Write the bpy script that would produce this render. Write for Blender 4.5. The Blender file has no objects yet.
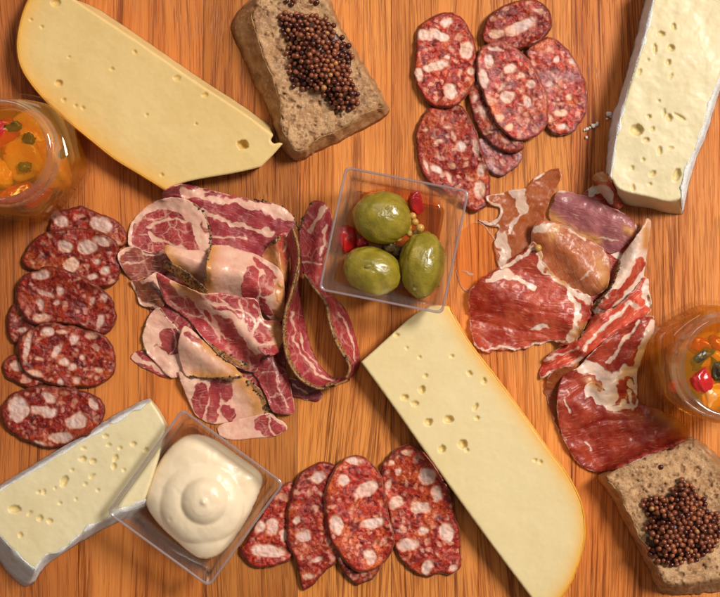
import bpy, math, random
import numpy as np
from mathutils import Vector
from mathutils.geometry import delaunay_2d_cdt

# ------------------------------------------------------------------ camera, world, lamps, exposure
S = 0.00047            # metres of board per photograph pixel
HC = 0.65              # camera height over the board
CX, CY = 360.0, 298.5
scn = bpy.context.scene
col = scn.collection
cam = bpy.data.cameras.new('camera')
cam.sensor_width = 36.0
cam.lens = 36.0 * HC / (720 * S)
cam.clip_start, cam.clip_end = 0.01, 50
camo = bpy.data.objects.new('camera', cam)
camo.location = (0, 0, HC)
col.objects.link(camo)
scn.camera = camo
world = bpy.data.worlds.new('World')
scn.world = world
world.use_nodes = True
bgn = world.node_tree.nodes['Background']
bgn.inputs[0].default_value = (1.0, 0.93, 0.86, 1)
bgn.inputs[1].default_value = 0.17


def area_lamp(name, loc, target, size, power, colour, spread=180):
    l = bpy.data.lights.new(name, 'AREA')
    l.shape = 'RECTANGLE'
    l.size, l.size_y = size
    l.energy = power
    l.color = colour
    l.spread = math.radians(spread)
    o = bpy.data.objects.new(name, l)
    o.location = loc
    o.rotation_euler = (Vector(target) - Vector(loc)).to_track_quat('-Z', 'Y').to_euler()
    col.objects.link(o)
    return o


area_lamp('window_light', (1.08, 0.66, 1.58), (0.01, 0.035, 0), (0.44, 0.60), 4.5, (1.0, 0.94, 0.87), 52)
area_lamp('fill_light', (-0.25, 0.80, 0.85), (0, 0, 0), (0.5, 0.35), 2.0, (1.0, 0.94, 0.88))  # added fill lamp, no such source known in the place
scn.view_settings.view_transform = 'Standard'
scn.view_settings.look = 'None'
scn.view_settings.exposure = 0.0
scn.view_settings.gamma = 1.0
scn.view_settings.use_curve_mapping = False
scn.render.engine = 'CYCLES'
scn.cycles.use_denoising = True
scn.cycles.max_bounces = 14
scn.cycles.transmission_bounces = 12
scn.cycles.transparent_max_bounces = 16
scn.cycles.sample_clamp_indirect = 6.0

rng = np.random.default_rng(7)
random.seed(7)

# ------------------------------------------------------------------ helpers: numbers


def W(px, py, z):
    """photograph pixel + height in mm -> world metres"""
    px, py, z = np.broadcast_arrays(np.asarray(px, float), np.asarray(py, float), np.asarray(z, float))
    k = (HC - z * 0.001) / HC * S
    return np.stack([(px - CX) * k, (CY - py) * k, z * 0.001], -1)


_perm = np.random.default_rng(3).random((256, 256))


def vnoise(x, y, seed=0):
    x = np.asarray(x, float) + seed * 17.31
    y = np.asarray(y, float) + seed * 9.77
    xi, yi = np.floor(x).astype(int), np.floor(y).astype(int)
    fx, fy = x - xi, y - yi
    fx, fy = fx * fx * fx * (fx * (fx * 6 - 15) + 10), fy * fy * fy * (fy * (fy * 6 - 15) + 10)
    a, b = _perm[xi & 255, yi & 255], _perm[(xi + 1) & 255, yi & 255]
    c, d = _perm[xi & 255, (yi + 1) & 255], _perm[(xi + 1) & 255, (yi + 1) & 255]
    return ((a * (1 - fx) + b * fx) * (1 - fy) + (c * (1 - fx) + d * fx) * fy) * 2 - 1


def fbm(x, y, seed=0, octs=3):
    v, amp, f = 0, 1.0, 1.0
    for k in range(octs):
        v = v + amp * vnoise(x * f, y * f, seed + k * 5)
        amp *= 0.5
        f *= 2.03
    return v


def spline(pts, n_per=8, closed=True, sharp=()):
    """Catmull-Rom through pts; indices in sharp stay corners"""
    p = np.asarray(pts, float)
    n = len(p)
    out = []
    rngi = range(n) if closed else range(n - 1)
    for i in rngi:
        p1, p2 = p[i], p[(i + 1) % n]
        p0 = p[(i - 1) % n] if (closed or i > 0) else 2 * p1 - p2
        p3 = p[(i + 2) % n] if (closed or i + 2 < n) else 2 * p2 - p1
        m1 = (p2 - p0) * 0.5 if i not in sharp else (p2 - p1)
        m2 = (p3 - p1) * 0.5 if (i + 1) % n not in sharp else (p2 - p1)
        L = np.linalg.norm(p2 - p1) + 1e-9
        for m in (m1, m2):
            lm = np.linalg.norm(m)
            if lm > 1.3 * L:
                m *= 1.3 * L / lm
        t = np.linspace(0, 1, n_per, endpoint=False)[:, None]
        out.append((2 * t**3 - 3 * t**2 + 1) * p1 + (t**3 - 2 * t**2 + t) * m1 + (-2 * t**3 + 3 * t**2) * p2 + (t**3 - t**2) * m2)
    if not closed:
        out.append(p[-1:])
    return np.concatenate(out)


def resample(pts, n=None, step=None, closed=True):
    p = np.asarray(pts, float)
    if closed:
        p = np.concatenate([p, p[:1]])
    d = np.r_[0, np.cumsum(np.linalg.norm(np.diff(p, axis=0), axis=1))]
    if n is None:
        n = max(8, int(round(d[-1] / step)))
    t = np.linspace(0, d[-1], n + (1 if closed else 0))
    if closed:
        t = t[:-1]
    return np.stack([np.interp(t, d, p[:, 0]), np.interp(t, d, p[:, 1])], -1)


def inside(poly, x, y):
    r = np.zeros(np.shape(x), bool)
    n = len(poly)
    j = n - 1
    for i in range(n):
        xi, yi = poly[i]
        xj, yj = poly[j]
        if yi != yj:
            c = ((yi > y) != (yj > y)) & (x < (xj - xi) * (y - yi) / (yj - yi) + xi)
            r ^= c
        j = i
    return r


def dist_line(line, x, y, closed=False):
    """distance to a polyline and signed side of the nearest segment (+ = left of travel in image space)"""
    p = np.asarray(line, float)
    if closed:
        p = np.concatenate([p, p[:1]])
    best = np.full(np.shape(x), 1e9)
    side = np.zeros(np.shape(x))
    for a, b in zip(p[:-1], p[1:]):
        ab = b - a
        L2 = ab @ ab + 1e-12
        t = np.clip(((x - a[0]) * ab[0] + (y - a[1]) * ab[1]) / L2, 0, 1)
        dx, dy = x - a[0] - t * ab[0], y - a[1] - t * ab[1]
        d = np.hypot(dx, dy)
        s = np.sign(ab[0] * dy - ab[1] * dx)
        m = d < best
        best = np.where(m, d, best)
        side = np.where(m, s, side)
    return best, side


def smooth(e0, e1, v):
    t = np.clip((v - e0) / (e1 - e0), 0, 1)
    return t * t * (3 - 2 * t)


def blur(a, s):
    r = int(3 * s) + 1
    k = np.exp(-0.5 * (np.arange(-r, r + 1) / s) ** 2)
    k /= k.sum()
    a = np.apply_along_axis(lambda v: np.convolve(v, k, 'same'), 0, a)
    return np.apply_along_axis(lambda v: np.convolve(v, k, 'same'), 1, a)


# height map of everything laid on the board so far (mm, one cell per pixel), so that slices drape on what they lie on
PAD = 80
HM = np.zeros((597 + 2 * PAD, 720 + 2 * PAD))


def hm_sample(a, x0, y0, px, py):
    u, v = np.clip(px - x0, 0, a.shape[1] - 1.001), np.clip(py - y0, 0, a.shape[0] - 1.001)
    i, j = np.floor(v).astype(int), np.floor(u).astype(int)
    f, g = v - i, u - j
    return (a[i, j] * (1 - g) + a[i, j + 1] * g) * (1 - f) + (a[i + 1, j] * (1 - g) + a[i + 1, j + 1] * g) * f


def hm_splat(px, py, z):
    i = np.round(py).astype(int) + PAD
    j = np.round(px).astype(int) + PAD
    for di in (-1, 0, 1):
        for dj in (-1, 0, 1):
            a, b = np.clip(i + di, 0, HM.shape[0] - 1), np.clip(j + dj, 0, HM.shape[1] - 1)
            np.maximum.at(HM, (a, b), z)


def drape(outline, sigma, iters, gap):
    x0, y0 = np.floor(outline.min(0) - 14).astype(int)
    x1, y1 = np.ceil(outline.max(0) + 14).astype(int)
    x0, y0 = max(x0, -PAD), max(y0, -PAD)
    h = HM[y0 + PAD:y1 + PAD, x0 + PAD:x1 + PAD].copy()
    yy, xx = np.mgrid[y0:y0 + h.shape[0], x0:x0 + h.shape[1]]
    m = inside(outline, xx.astype(float), yy.astype(float)).astype(float)
    m = np.maximum(m, (blur(m, 1.5) > 0.05))
    h *= m
    e = h.copy()
    wm = blur(m, sigma) + 1e-4
    for _ in range(iters):
        e = np.maximum(blur(e * m, sigma) / wm, h)
    e = np.maximum(blur(e * m, 2.0) / (blur(m, 2.0) + 1e-4), h - 0.25)
    return lambda px, py: hm_sample(e, x0, y0, px, py) + gap


# ------------------------------------------------------------------ helpers: objects
def tag(o, label=None, cat=None, group=None, kind=None):
    for k, v in (('label', label), ('category', cat), ('group', group), ('kind', kind)):
        if v:
            o[k] = v
    return o


def thing(name, label, cat, loc, group=None):
    o = bpy.data.objects.new(name, None)
    o.empty_display_size = 0.01
    o.location = loc
    col.objects.link(o)
    return tag(o, label, cat, group)


def mesh_obj(name, v, f, mat, parent=None, attrs=None, flat=False, tint=None, absolute=True):
    me = bpy.data.meshes.new(name)
    v = np.asarray(v, float)
    if parent is not None and absolute:
        q = parent
        off = np.zeros(3)
        while q is not None:
            off += np.array(q.location)
            q = q.parent
        v = v - off
    me.from_pydata(v.tolist(), [], [list(map(int, x)) for x in f])
    for k, a in (attrs or {}).items():
        at = me.attributes.new(k, 'FLOAT', 'POINT')
        at.data.foreach_set('value', np.asarray(a, np.float32))
    if not flat:
        me.polygons.foreach_set('use_smooth', np.ones(len(me.polygons), bool))
    me.materials.append(mat)
    me.update()
    o = bpy.data.objects.new(name, me)
    col.objects.link(o)
    if parent is not None:
        o.parent = parent
    if tint is not None:
        o.color = (*tint, 1)
    return o


def fill(outline, spacing):
    """triangulate the inside of an outline with evenly spread points; returns points, faces, number of outline points"""
    o = resample(outline, step=spacing)
    x0, y0 = o.min(0)
    x1, y1 = o.max(0)
    gx, gy = np.meshgrid(np.arange(x0, x1, spacing), np.arange(y0, y1, spacing * 0.87))
    gx = gx + (np.arange(gx.shape[0]) % 2)[:, None] * spacing * 0.5
    gx, gy = gx.ravel(), gy.ravel()
    m = inside(o, gx, gy)
    gx, gy = gx[m], gy[m]
    d, _ = dist_line(o, gx, gy, True)
    m = d > spacing * 0.55
    pts = np.concatenate([o, np.stack([gx[m], gy[m]], -1)])
    d = np.concatenate([np.zeros(len(o)), d[m]])
    n = len(o)
    r = delaunay_2d_cdt([Vector(p) for p in pts], [(i, (i + 1) % n) for i in range(n)], [], 1, 1e-7)
    f = np.array([t for t in r[2] if len(t) == 3])
    if len(r[0]) != len(pts):
        pts2 = np.array([tuple(p) for p in r[0]])
        d, _ = dist_line(o, pts2[:, 0], pts2[:, 1], True)
        pts = pts2
    a = pts[f]
    cr = (a[:, 1, 0] - a[:, 0, 0]) * (a[:, 2, 1] - a[:, 0, 1]) - (a[:, 1, 1] - a[:, 0, 1]) * (a[:, 2, 0] - a[:, 0, 0])
    f[cr > 0] = f[cr > 0][:, ::-1]      # image y points down: make the faces look up
    return pts, f, n, d


def boundary(f):
    """directed boundary edges of a triangle list"""
    e = np.concatenate([f[:, [0, 1]], f[:, [1, 2]], f[:, [2, 0]]])
    s = set(map(tuple, e.tolist()))
    return [(a, b) for a, b in s if (b, a) not in s]


def shell(pts, f, ztop, zbot, bottom_xy=None):
    """closed solid from a triangulated top: same outline below"""
    n = len(pts)
    top = W(pts[:, 0], pts[:, 1], ztop)
    bxy = pts if bottom_xy is None else bottom_xy
    bot = W(bxy[:, 0], bxy[:, 1], zbot)
    faces = f.tolist() + (f[:, ::-1] + n).tolist()
    for a, b in boundary(f):
        faces.append([b, a, a + n, b + n])
    return np.concatenate([top, bot]), faces


# ------------------------------------------------------------------ helpers: materials
class NT:
    def __init__(self, name):
        self.m = bpy.data.materials.new(name)
        self.m.use_nodes = True
        self.t = self.m.node_tree
        self.bsdf = self.t.nodes['Principled BSDF']
        self.out = self.t.nodes['Material Output']

    def put(self, sock, v):
        if isinstance(v, bpy.types.NodeSocket):
            self.t.links.new(v, sock)
        elif isinstance(v, (tuple, list)) and len(v) == 3 and len(sock.default_value) == 4:
            sock.default_value = (*v, 1)
        else:
            sock.default_value = v

    def node(self, kind, ins=None, **props):
        n = self.t.nodes.new(kind)
        for k, v in props.items():
            setattr(n, k, v)
        for k, v in (ins or {}).items():
            self.put(n.inputs[k], v)
        return n

    def pos(self):
        c = self.node('ShaderNodeTexCoord')
        r = self.node('ShaderNodeObjectInfo')
        s = self.node('ShaderNodeVectorMath', {0: r.outputs['Random'], 1: (0.37, 0.61, 0.23)}, operation='MULTIPLY')
        a = self.node('ShaderNodeVectorMath', {0: c.outputs['Object'], 1: s.outputs[0]}, operation='ADD')
        return a.outputs[0]

    def map(self, v, scale, rot=0.0):
        return self.node('ShaderNodeMapping', {'Vector': v, 'Scale': scale, 'Rotation': (0, 0, rot)}).outputs[0]

    def noise(self, v, scale, detail=3, rough=0.55, dist=0.0):
        return self.node('ShaderNodeTexNoise', {'Vector': v, 'Scale': scale, 'Detail': detail, 'Roughness': rough, 'Distortion': dist}).outputs[0]

    def vor(self, v, scale, feature='F1', out='Distance', rnd=1.0):
        return self.node('ShaderNodeTexVoronoi', {'Vector': v, 'Scale': scale, 'Randomness': rnd}, feature=feature).outputs[out]

    def ramp(self, v, a, b, lo=0.0, hi=1.0):
        return self.node('ShaderNodeMapRange', {0: v, 1: a, 2: b, 3: lo, 4: hi}, interpolation_type='SMOOTHSTEP').outputs[0]

    def math(self, op, a, b=0.0, clamp=False):
        return self.node('ShaderNodeMath', {0: a, 1: b}, operation=op, use_clamp=clamp).outputs[0]

    def mix(self, f, a, b, mode='MIX'):
        n = self.node('ShaderNodeMix', data_type='RGBA', blend_type=mode)
        self.put(n.inputs[0], f)
        self.put(n.inputs[6], a)
        self.put(n.inputs[7], b)
        return n.outputs[2]

    def attr(self, name):
        return self.node('ShaderNodeAttribute', attribute_name=name).outputs['Fac']

    def tint(self):
        return self.node('ShaderNodeObjectInfo').outputs['Color']

    def bump(self, h, strength, dist, normal=None):
        n = self.node('ShaderNodeBump', {'Height': h, 'Strength': strength, 'Distance': dist})
        if normal is not None:
            self.put(n.inputs['Normal'], normal)
        return n.outputs[0]

    def set(self, **k):
        for a, v in k.items():
            self.put(self.bsdf.inputs[a.replace('_', ' ')], v)
        return self


def sss(n, w, scale, radius=(1.0, 0.4, 0.2)):
    n.set(Subsurface_Weight=w, Subsurface_Radius=radius, Subsurface_Scale=scale)


def mat_wood():
    n = NT('oiled_oak')
    tc = n.node('ShaderNodeTexCoord').outputs['Object']
    rnd = n.node('ShaderNodeObjectInfo').outputs['Random']
    off = n.node('ShaderNodeVectorMath', {0: rnd, 1: (3.1, 7.7, 5.3)}, operation='MULTIPLY').outputs[0]
    p = n.node('ShaderNodeVectorMath', {0: tc, 1: off}, operation='ADD').outputs[0]
    # wandering of the grain
    wob = n.noise(n.map(p, (8, 2.6, 1)), 1.0, 2)
    wobv = n.node('ShaderNodeCombineXYZ', {0: n.math('MULTIPLY', n.math('SUBTRACT', wob, 0.5), 0.036)}).outputs[0]
    q = n.node('ShaderNodeVectorMath', {0: p, 1: wobv}, operation='ADD').outputs[0]
    ring = n.noise(n.map(q, (150, 2.0, 1)), 1.0, 4, 0.65)              # growth rings
    broad = n.noise(n.map(q, (36, 2.0, 1)), 1.0, 3, 0.6)
    fib = n.noise(n.map(q, (2600, 60, 1)), 1.0, 2, 0.6)               # fine fibres
    por = n.noise(n.map(q, (1050, 17, 1)), 1.0, 3, 0.6)                # open pores, short dark dashes
    porm = n.math('MULTIPLY', n.ramp(por, 0.535, 0.585), n.ramp(ring, 0.36, 0.56))
    por2 = n.math('MULTIPLY', n.ramp(n.noise(n.map(q, (1250, 44, 4)), 1.0, 2, 0.5), 0.54, 0.60), n.ramp(broad, 0.30, 0.55))
    c = n.mix(n.ramp(ring, 0.34, 0.66), (0.67, 0.232, 0.050), (0.47, 0.124, 0.021))
    c = n.mix(n.ramp(broad, 0.42, 0.70, 0.0, 0.48), c, (0.34, 0.085, 0.012))
    gold = n.noise(n.map(q, (16, 6, 1)), 1.0, 3, 0.55)
    c = n.mix(n.ramp(gold, 0.46, 0.68, 0.0, 0.55), c, (0.65, 0.252, 0.060))
    c = n.mix(n.ramp(fib, 0.35, 0.75, 0.0, 0.40), c, (0.80, 0.36, 0.095))
    calm = n.ramp(n.noise(n.map(q, (30, 5, 1)), 1.0, 2), 0.36, 0.60, 0.45, 1.0)
    c = n.mix(n.math('MULTIPLY', n.math('MULTIPLY', por2, calm), 0.58), c, (0.21, 0.042, 0.006))
    c = n.mix(n.math('MULTIPLY', n.math('MULTIPLY', porm, calm), 0.74), c, (0.15, 0.028, 0.004))
    c = n.mix(1.0, c, n.tint(), 'MULTIPLY')
    h = n.math('SUBTRACT', n.math('MULTIPLY', fib, 0.35), n.math('ADD', porm, n.math('MULTIPLY', por2, 0.7)))
    n.set(Base_Color=c, Roughness=n.math('ADD', n.ramp(fib, 0.2, 0.8, 0.0, 0.16), n.ramp(n.noise(p, 22, 3), 0.35, 0.65, 0.30, 0.50)), Normal=n.bump(h, 0.45, 0.0003))
    n.set(**{'Specular_IOR_Level': 0.22})
    return n.m


def mat_cheese(name, body, dark, rough=0.42):
    n = NT(name)
    p = n.pos()
    c = n.mix(n.ramp(n.noise(p, 28, 3), 0.3, 0.72), body, dark)
    c = n.mix(n.ramp(n.noise(p, 420, 3), 0.4, 0.8, 0, 0.25), c, tuple(min(1, x * 1.12) for x in body))
    c = n.mix(n.attr('rim'), c, (0.80, 0.38, 0.035))
    c = n.mix(n.math('MULTIPLY', n.attr('hole'), 0.8), c, tuple(x * y for x, y in zip(body, (0.97, 0.86, 0.55))))
    h = n.math('ADD', n.noise(p, 260, 4), n.math('MULTIPLY', n.noise(n.map(p, (1, 5, 1), 0.62), 60, 3, 0.6), 1.0))
    n.set(Base_Color=c, Roughness=n.ramp(n.noise(p, 120, 3), 0.3, 0.7, rough - 0.07, rough + 0.12), Normal=n.bump(h, 0.13, 0.0004))
    n.set(Specular_IOR_Level=0.35)
    sss(n, 0.35, 0.004, (1.0, 0.62, 0.25))
    return n.m


def mat_orange_rind():
    n = NT('waxy_orange_rind')
    p = n.pos()
    c = n.mix(n.ramp(n.noise(p, 160, 4), 0.3, 0.7), (0.84, 0.38, 0.030), (0.70, 0.28, 0.022))
    n.set(Base_Color=c, Roughness=0.45, Normal=n.bump(n.noise(p, 500, 4), 0.35, 0.0004))
    sss(n, 0.2, 0.002, (1, 0.5, 0.15))
    return n.m


def mat_bloomy():
    n = NT('white_bloomy_rind')
    p = n.pos()
    c = n.mix(n.ramp(n.noise(p, 240, 5, 0.65), 0.35, 0.7), (0.84, 0.82, 0.78), (0.70, 0.69, 0.66))
    c = n.mix(n.ramp(n.noise(p, 90, 3), 0.62, 0.78, 0, 0.5), c, (0.66, 0.56, 0.38))
    h = n.math('ADD', n.noise(p, 350, 5, 0.7), n.noise(p, 1600, 3, 0.7))
    n.set(Base_Color=c, Roughness=0.85, Normal=n.bump(h, 0.7, 0.0009))
    return n.m


def mat_salami():
    n = NT('salami')
    p = n.pos()
    w = n.node('ShaderNodeTexNoise', {'Vector': p, 'Scale': 260.0, 'Detail': 3.0}).outputs['Color']
    w = n.node('ShaderNodeVectorMath', {0: w, 1: (0.0042, 0.0042, 0.0042)}, operation='MULTIPLY').outputs[0]
    q = n.node('ShaderNodeVectorMath', {0: p, 1: w}, operation='ADD').outputs[0]
    vt = n.node('ShaderNodeTexVoronoi', {'Vector': q, 'Scale': 360.0, 'Randomness': 1.0, 'Smoothness': 0.4}, feature='SMOOTH_F1')
    sep = n.node('ShaderNodeSeparateColor', {0: vt.outputs['Color']})
    strand = n.noise(n.node('ShaderNodeVectorMath', {0: q, 1: w}, operation='ADD').outputs[0], 300, 5, 0.65, 1.4)
    meat = n.mix(n.ramp(strand, 0.34, 0.66), (0.10, 0.0035, 0.005), (0.52, 0.042, 0.017))
    meat = n.mix(n.ramp(n.noise(p, 85, 3), 0.47, 0.68, 0, 0.75), meat, n.mix(n.ramp(strand, 0.4, 0.6), (0.38, 0.038, 0.012), (0.66, 0.17, 0.040)))
    meat = n.mix(n.ramp(n.noise(p, 140, 2), 0.56, 0.70, 0, 0.8), meat, (0.12, 0.009, 0.010))
    # small soft flecks of minced fat
    fl = n.math('MULTIPLY', n.ramp(sep.outputs[0], 0.60, 0.72), n.ramp(vt.outputs['Distance'], 0.52, 0.25))
    meat = n.mix(n.math('MULTIPLY', fl, 0.72), meat, n.mix(sep.outputs[2], (0.68, 0.32, 0.24), (0.64, 0.22, 0.09)))
    meat = n.mix(n.ramp(n.noise(q, 1000, 3, 0.7), 0.58, 0.70, 0, 0.32), meat, (0.55, 0.18, 0.08))
    fat = n.mix(n.ramp(n.noise(p, 200, 3), 0.35, 0.7), (0.78, 0.60, 0.53), (0.72, 0.45, 0.35))
    fat = n.mix(n.ramp(n.noise(p, 70, 2), 0.48, 0.70, 0, 0.6), fat, (0.78, 0.42, 0.20))
    f = n.attr('fat')
    fv = n.math('ADD', f, n.math('MULTIPLY', n.math('SUBTRACT', n.noise(p, 330, 3), 0.5), 0.30))
    fs = n.ramp(fv, 0.26, 0.74)
    fat = n.mix(n.ramp(fv, 0.95, 0.45, 0, 0.65), fat, (0.66, 0.25, 0.12))
    c = n.mix(n.math('MULTIPLY', fs, 0.88), n.mix(1.0, meat, n.tint(), 'MULTIPLY'), n.mix(0.55, fat, n.mix(1.0, fat, n.tint(), 'MULTIPLY')))
    c = n.mix(n.math('MULTIPLY', n.attr('edge'), 0.75), c, (0.13, 0.028, 0.014))
    c = n.mix(n.math('MULTIPLY', n.ramp(n.noise(p, 60, 3), 0.4, 0.62), n.attr('pale')), c, n.mix(n.ramp(n.noise(p, 700, 3), 0.4, 0.65), (0.48, 0.32, 0.33), (0.30, 0.12, 0.12)))
    h = n.math('ADD', n.math('MULTIPLY', strand, 0.9), n.math('ADD', n.noise(p, 700, 4, 0.6), n.math('MULTIPLY', fs, -0.45)))
    ro = n.ramp(n.noise(p, 300, 3), 0.3, 0.7, 0.20, 0.42)
    n.set(Base_Color=c, Roughness=ro, Normal=n.bump(h, 0.55, 0.0007), Specular_IOR_Level=0.38)
    sss(n, 0.10, 0.0014, (1, 0.3, 0.2))
    return n.m


def mat_casing():
    n = NT('salami_casing')
    p = n.pos()
    c = n.mix(n.ramp(n.noise(p, 300, 4), 0.35, 0.7), (0.17, 0.030, 0.016), (0.36, 0.12, 0.065))
    c = n.mix(n.ramp(n.noise(p, 160, 3), 0.58, 0.72, 0, 0.6), c, (0.50, 0.36, 0.28))
    c = n.mix(1.0, c, n.tint(), 'MULTIPLY')
    n.set(Base_Color=c, Roughness=0.38, Normal=n.bump(n.noise(p, 700, 4), 0.6, 0.0006))
    return n.m


def mat_cured(name, lean_a, lean_b, lean_c, fat_a, fat_b, thin=0.0, rough=0.36):
    """thin slices of cured pork: attributes fat, crust, vein, thin"""
    n = NT(name)
    p = n.pos()
    a = n.node('ShaderNodeAttribute', attribute_name='along')      # streak coordinate along / across the muscle
    st = n.noise(n.node('ShaderNodeCombineXYZ', {0: n.math('MULTIPLY', n.attr('along'), 0.10), 1: n.math('MULTIPLY', n.attr('across'), 0.62), 2: n.node('ShaderNodeObjectInfo').outputs['Random']}).outputs[0], 1.0, 4, 0.6, 0.5)
    lean = n.mix(n.ramp(n.noise(p, 120, 4), 0.34, 0.68), lean_a, lean_b)
    lean = n.mix(n.ramp(st, 0.55, 0.66, 0, 0.5), lean, lean_c)
    lean = n.mix(n.ramp(st, 0.64, 0.72, 0, 0.55), lean, fat_b)
    lean = n.mix(n.ramp(n.noise(p, 800, 3, 0.7), 0.55, 0.78, 0, 0.28), lean, lean_c)
    w = n.node('ShaderNodeTexNoise', {'Vector': p, 'Scale': 150.0, 'Detail': 3.0}).outputs['Color']
    w = n.node('ShaderNodeVectorMath', {0: w, 1: (0.007, 0.007, 0.007)}, operation='MULTIPLY').outputs[0]
    q = n.node('ShaderNodeVectorMath', {0: p, 1: w}, operation='ADD').outputs[0]
    vd = n.vor(q, 125, 'DISTANCE_TO_EDGE', 'Distance')
    vd2 = n.vor(q, 330, 'DISTANCE_TO_EDGE', 'Distance')
    vein = n.math('MAXIMUM', n.ramp(vd, 0.085, 0.02), n.ramp(vd2, 0.09, 0.0, 0, 0.45))
    vein = n.math('MULTIPLY', vein, n.math('MULTIPLY', n.attr('vein'), n.ramp(n.noise(p, 100, 2), 0.35, 0.6)))
    lean = n.mix(1.0, lean, n.tint(), 'MULTIPLY')
    fat = n.mix(n.ramp(n.noise(p, 180, 4), 0.34, 0.7), fat_a, fat_b)
    fat = n.mix(n.ramp(n.noise(p, 700, 3, 0.7), 0.52, 0.75, 0, 0.35), fat, (0.62, 0.33, 0.25))
    f = n.attr('fat')
    fs = n.ramp(n.math('ADD', f, n.math('MULTIPLY', n.math('SUBTRACT', n.noise(p, 420, 5, 0.7), 0.5), 0.75)), 0.30, 0.72)
    c = n.mix(n.math('MAXIMUM', n.math('MULTIPLY', fs, 0.95), n.math('MULTIPLY', vein, 0.55)), lean, fat)
    # orange, drier rim
    c = n.mix(n.math('MULTIPLY', n.attr('dry'), n.ramp(n.noise(p, 110, 3), 0.1, 0.5)), c, (0.62, 0.27, 0.075))
    cr = n.attr('crust')
    crs = n.ramp(n.math('ADD', cr, n.math('MULTIPLY', n.math('SUBTRACT', n.noise(p, 600, 3), 0.5), 0.9)), 0.40, 0.60)
    crc = n.mix(n.ramp(n.noise(p, 520, 3, 0.7), 0.4, 0.65), (0.42, 0.19, 0.060), (0.20, 0.085, 0.030))
    crc = n.mix(n.ramp(n.noise(p, 900, 2), 0.55, 0.66), crc, (0.035, 0.026, 0.014))
    c = n.mix(crs, c, crc)
    h = n.math('ADD', n.noise(p, 420, 5, 0.65), n.math('MULTIPLY', st, n.math('SUBTRACT', 1.0, n.math('MULTIPLY', fs, 0.9))))
    h = n.math('ADD', h, n.math('MULTIPLY', crs, n.noise(p, 900, 3)))
    ro = n.ramp(n.noise(p, 150, 3), 0.3, 0.7, rough - 0.08, rough + 0.14)
    n.set(Base_Color=c, Roughness=ro, Normal=n.bump(h, 0.42, 0.0007), Specular_IOR_Level=0.4)
    sss(n, 0.08, 0.0012, (1, 0.35, 0.25))
    n.set(Coat_Weight=0.22, Coat_Roughness=0.18)
    tl = n.node('ShaderNodeBsdfTranslucent', {'Color': c})
    m1 = n.node('ShaderNodeMixShader', {0: 0.14, 1: n.bsdf.outputs[0], 2: tl.outputs[0]})
    tr = n.node('ShaderNodeBsdfTransparent', {'Color': n.mix(n.ramp(n.attr('thin'), 0.3, 0.95, 0.72, 0.99), c, n.mix(n.ramp(n.attr('thin'), 0.6, 0.95), (1.0, 0.82, 0.62), (1.0, 0.94, 0.88)))})
    tf = n.math('MULTIPLY', n.attr('thin'), n.math('SUBTRACT', 1.0, n.math('MULTIPLY', fs, 0.55)))
    m2 = n.node('ShaderNodeMixShader', {0: tf, 1: m1.outputs[0], 2: tr.outputs[0]})
    n.t.links.new(m2.outputs[0], n.out.inputs[0])
    return n.m


def mat_bread(crust):
    n = NT('bread_crust' if crust else 'bread_crumb')
    p = n.pos()
    if crust:
        c = n.mix(n.ramp(n.noise(p, 170, 4), 0.3, 0.7), (0.66, 0.36, 0.15), (0.45, 0.20, 0.07))
        c = n.mix(n.ramp(n.noise(p, 500, 3), 0.52, 0.66, 0, 0.7), c, (0.70, 0.47, 0.26))
        c = n.mix(n.ramp(n.noise(p, 75, 3), 0.52, 0.70, 0, 0.7), c, (0.25, 0.105, 0.045))
    else:
        c = n.mix(n.ramp(n.noise(p, 150, 5, 0.65), 0.32, 0.68), (0.78, 0.47, 0.24), (0.52, 0.265, 0.115))
        c = n.mix(n.ramp(n.noise(p, 60, 3), 0.50, 0.68, 0, 0.6), c, (0.29, 0.125, 0.065))
        c = n.mix(n.ramp(n.noise(p, 900, 3, 0.7), 0.48, 0.72, 0, 0.7), c, (0.86, 0.64, 0.41))
        c = n.mix(n.ramp(n.noise(p, 300, 4, 0.6), 0.62, 0.72, 0, 0.6), c, (0.19, 0.10, 0.06))
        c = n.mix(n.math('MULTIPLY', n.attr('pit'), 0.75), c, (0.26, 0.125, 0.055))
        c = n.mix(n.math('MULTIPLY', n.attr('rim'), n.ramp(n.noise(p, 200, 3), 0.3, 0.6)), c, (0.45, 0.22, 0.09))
    h = n.math('ADD', n.noise(p, 620, 6, 0.75), n.math('MULTIPLY', n.noise(p, 1900, 3, 0.7), 0.7))
    n.set(Base_Color=c, Roughness=0.8, Normal=n.bump(h, 0.8, 0.0014))
    n.set(Specular_IOR_Level=0.25)
    return n.m


def mat_simple(name, a, b, scale, rough, bump=0.3, bdist=0.0003, spec=0.5, ss=0.0, ssr=(1, 0.5, 0.2), coat=0.0, bscale=None, tinted=False):
    n = NT(name)
    p = n.pos()
    c = n.mix(n.ramp(n.noise(p, scale, 4), 0.32, 0.68), a, b)
    if tinted:
        c = n.mix(1.0, c, n.tint(), 'MULTIPLY')
    n.set(Base_Color=c, Roughness=rough, Normal=n.bump(n.noise(p, bscale or scale * 3, 4), bump, bdist), Specular_IOR_Level=spec, Coat_Weight=coat, Coat_Roughness=0.08)
    if ss:
        sss(n, ss, 0.003, ssr)
    return n.m


def mat_clear(name, colour=(1, 1, 1), rough=0.0, ior=1.46):
    n = NT(name)
    n.set(Base_Color=colour, Roughness=rough, IOR=ior, Transmission_Weight=1.0)
    return n.m


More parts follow.
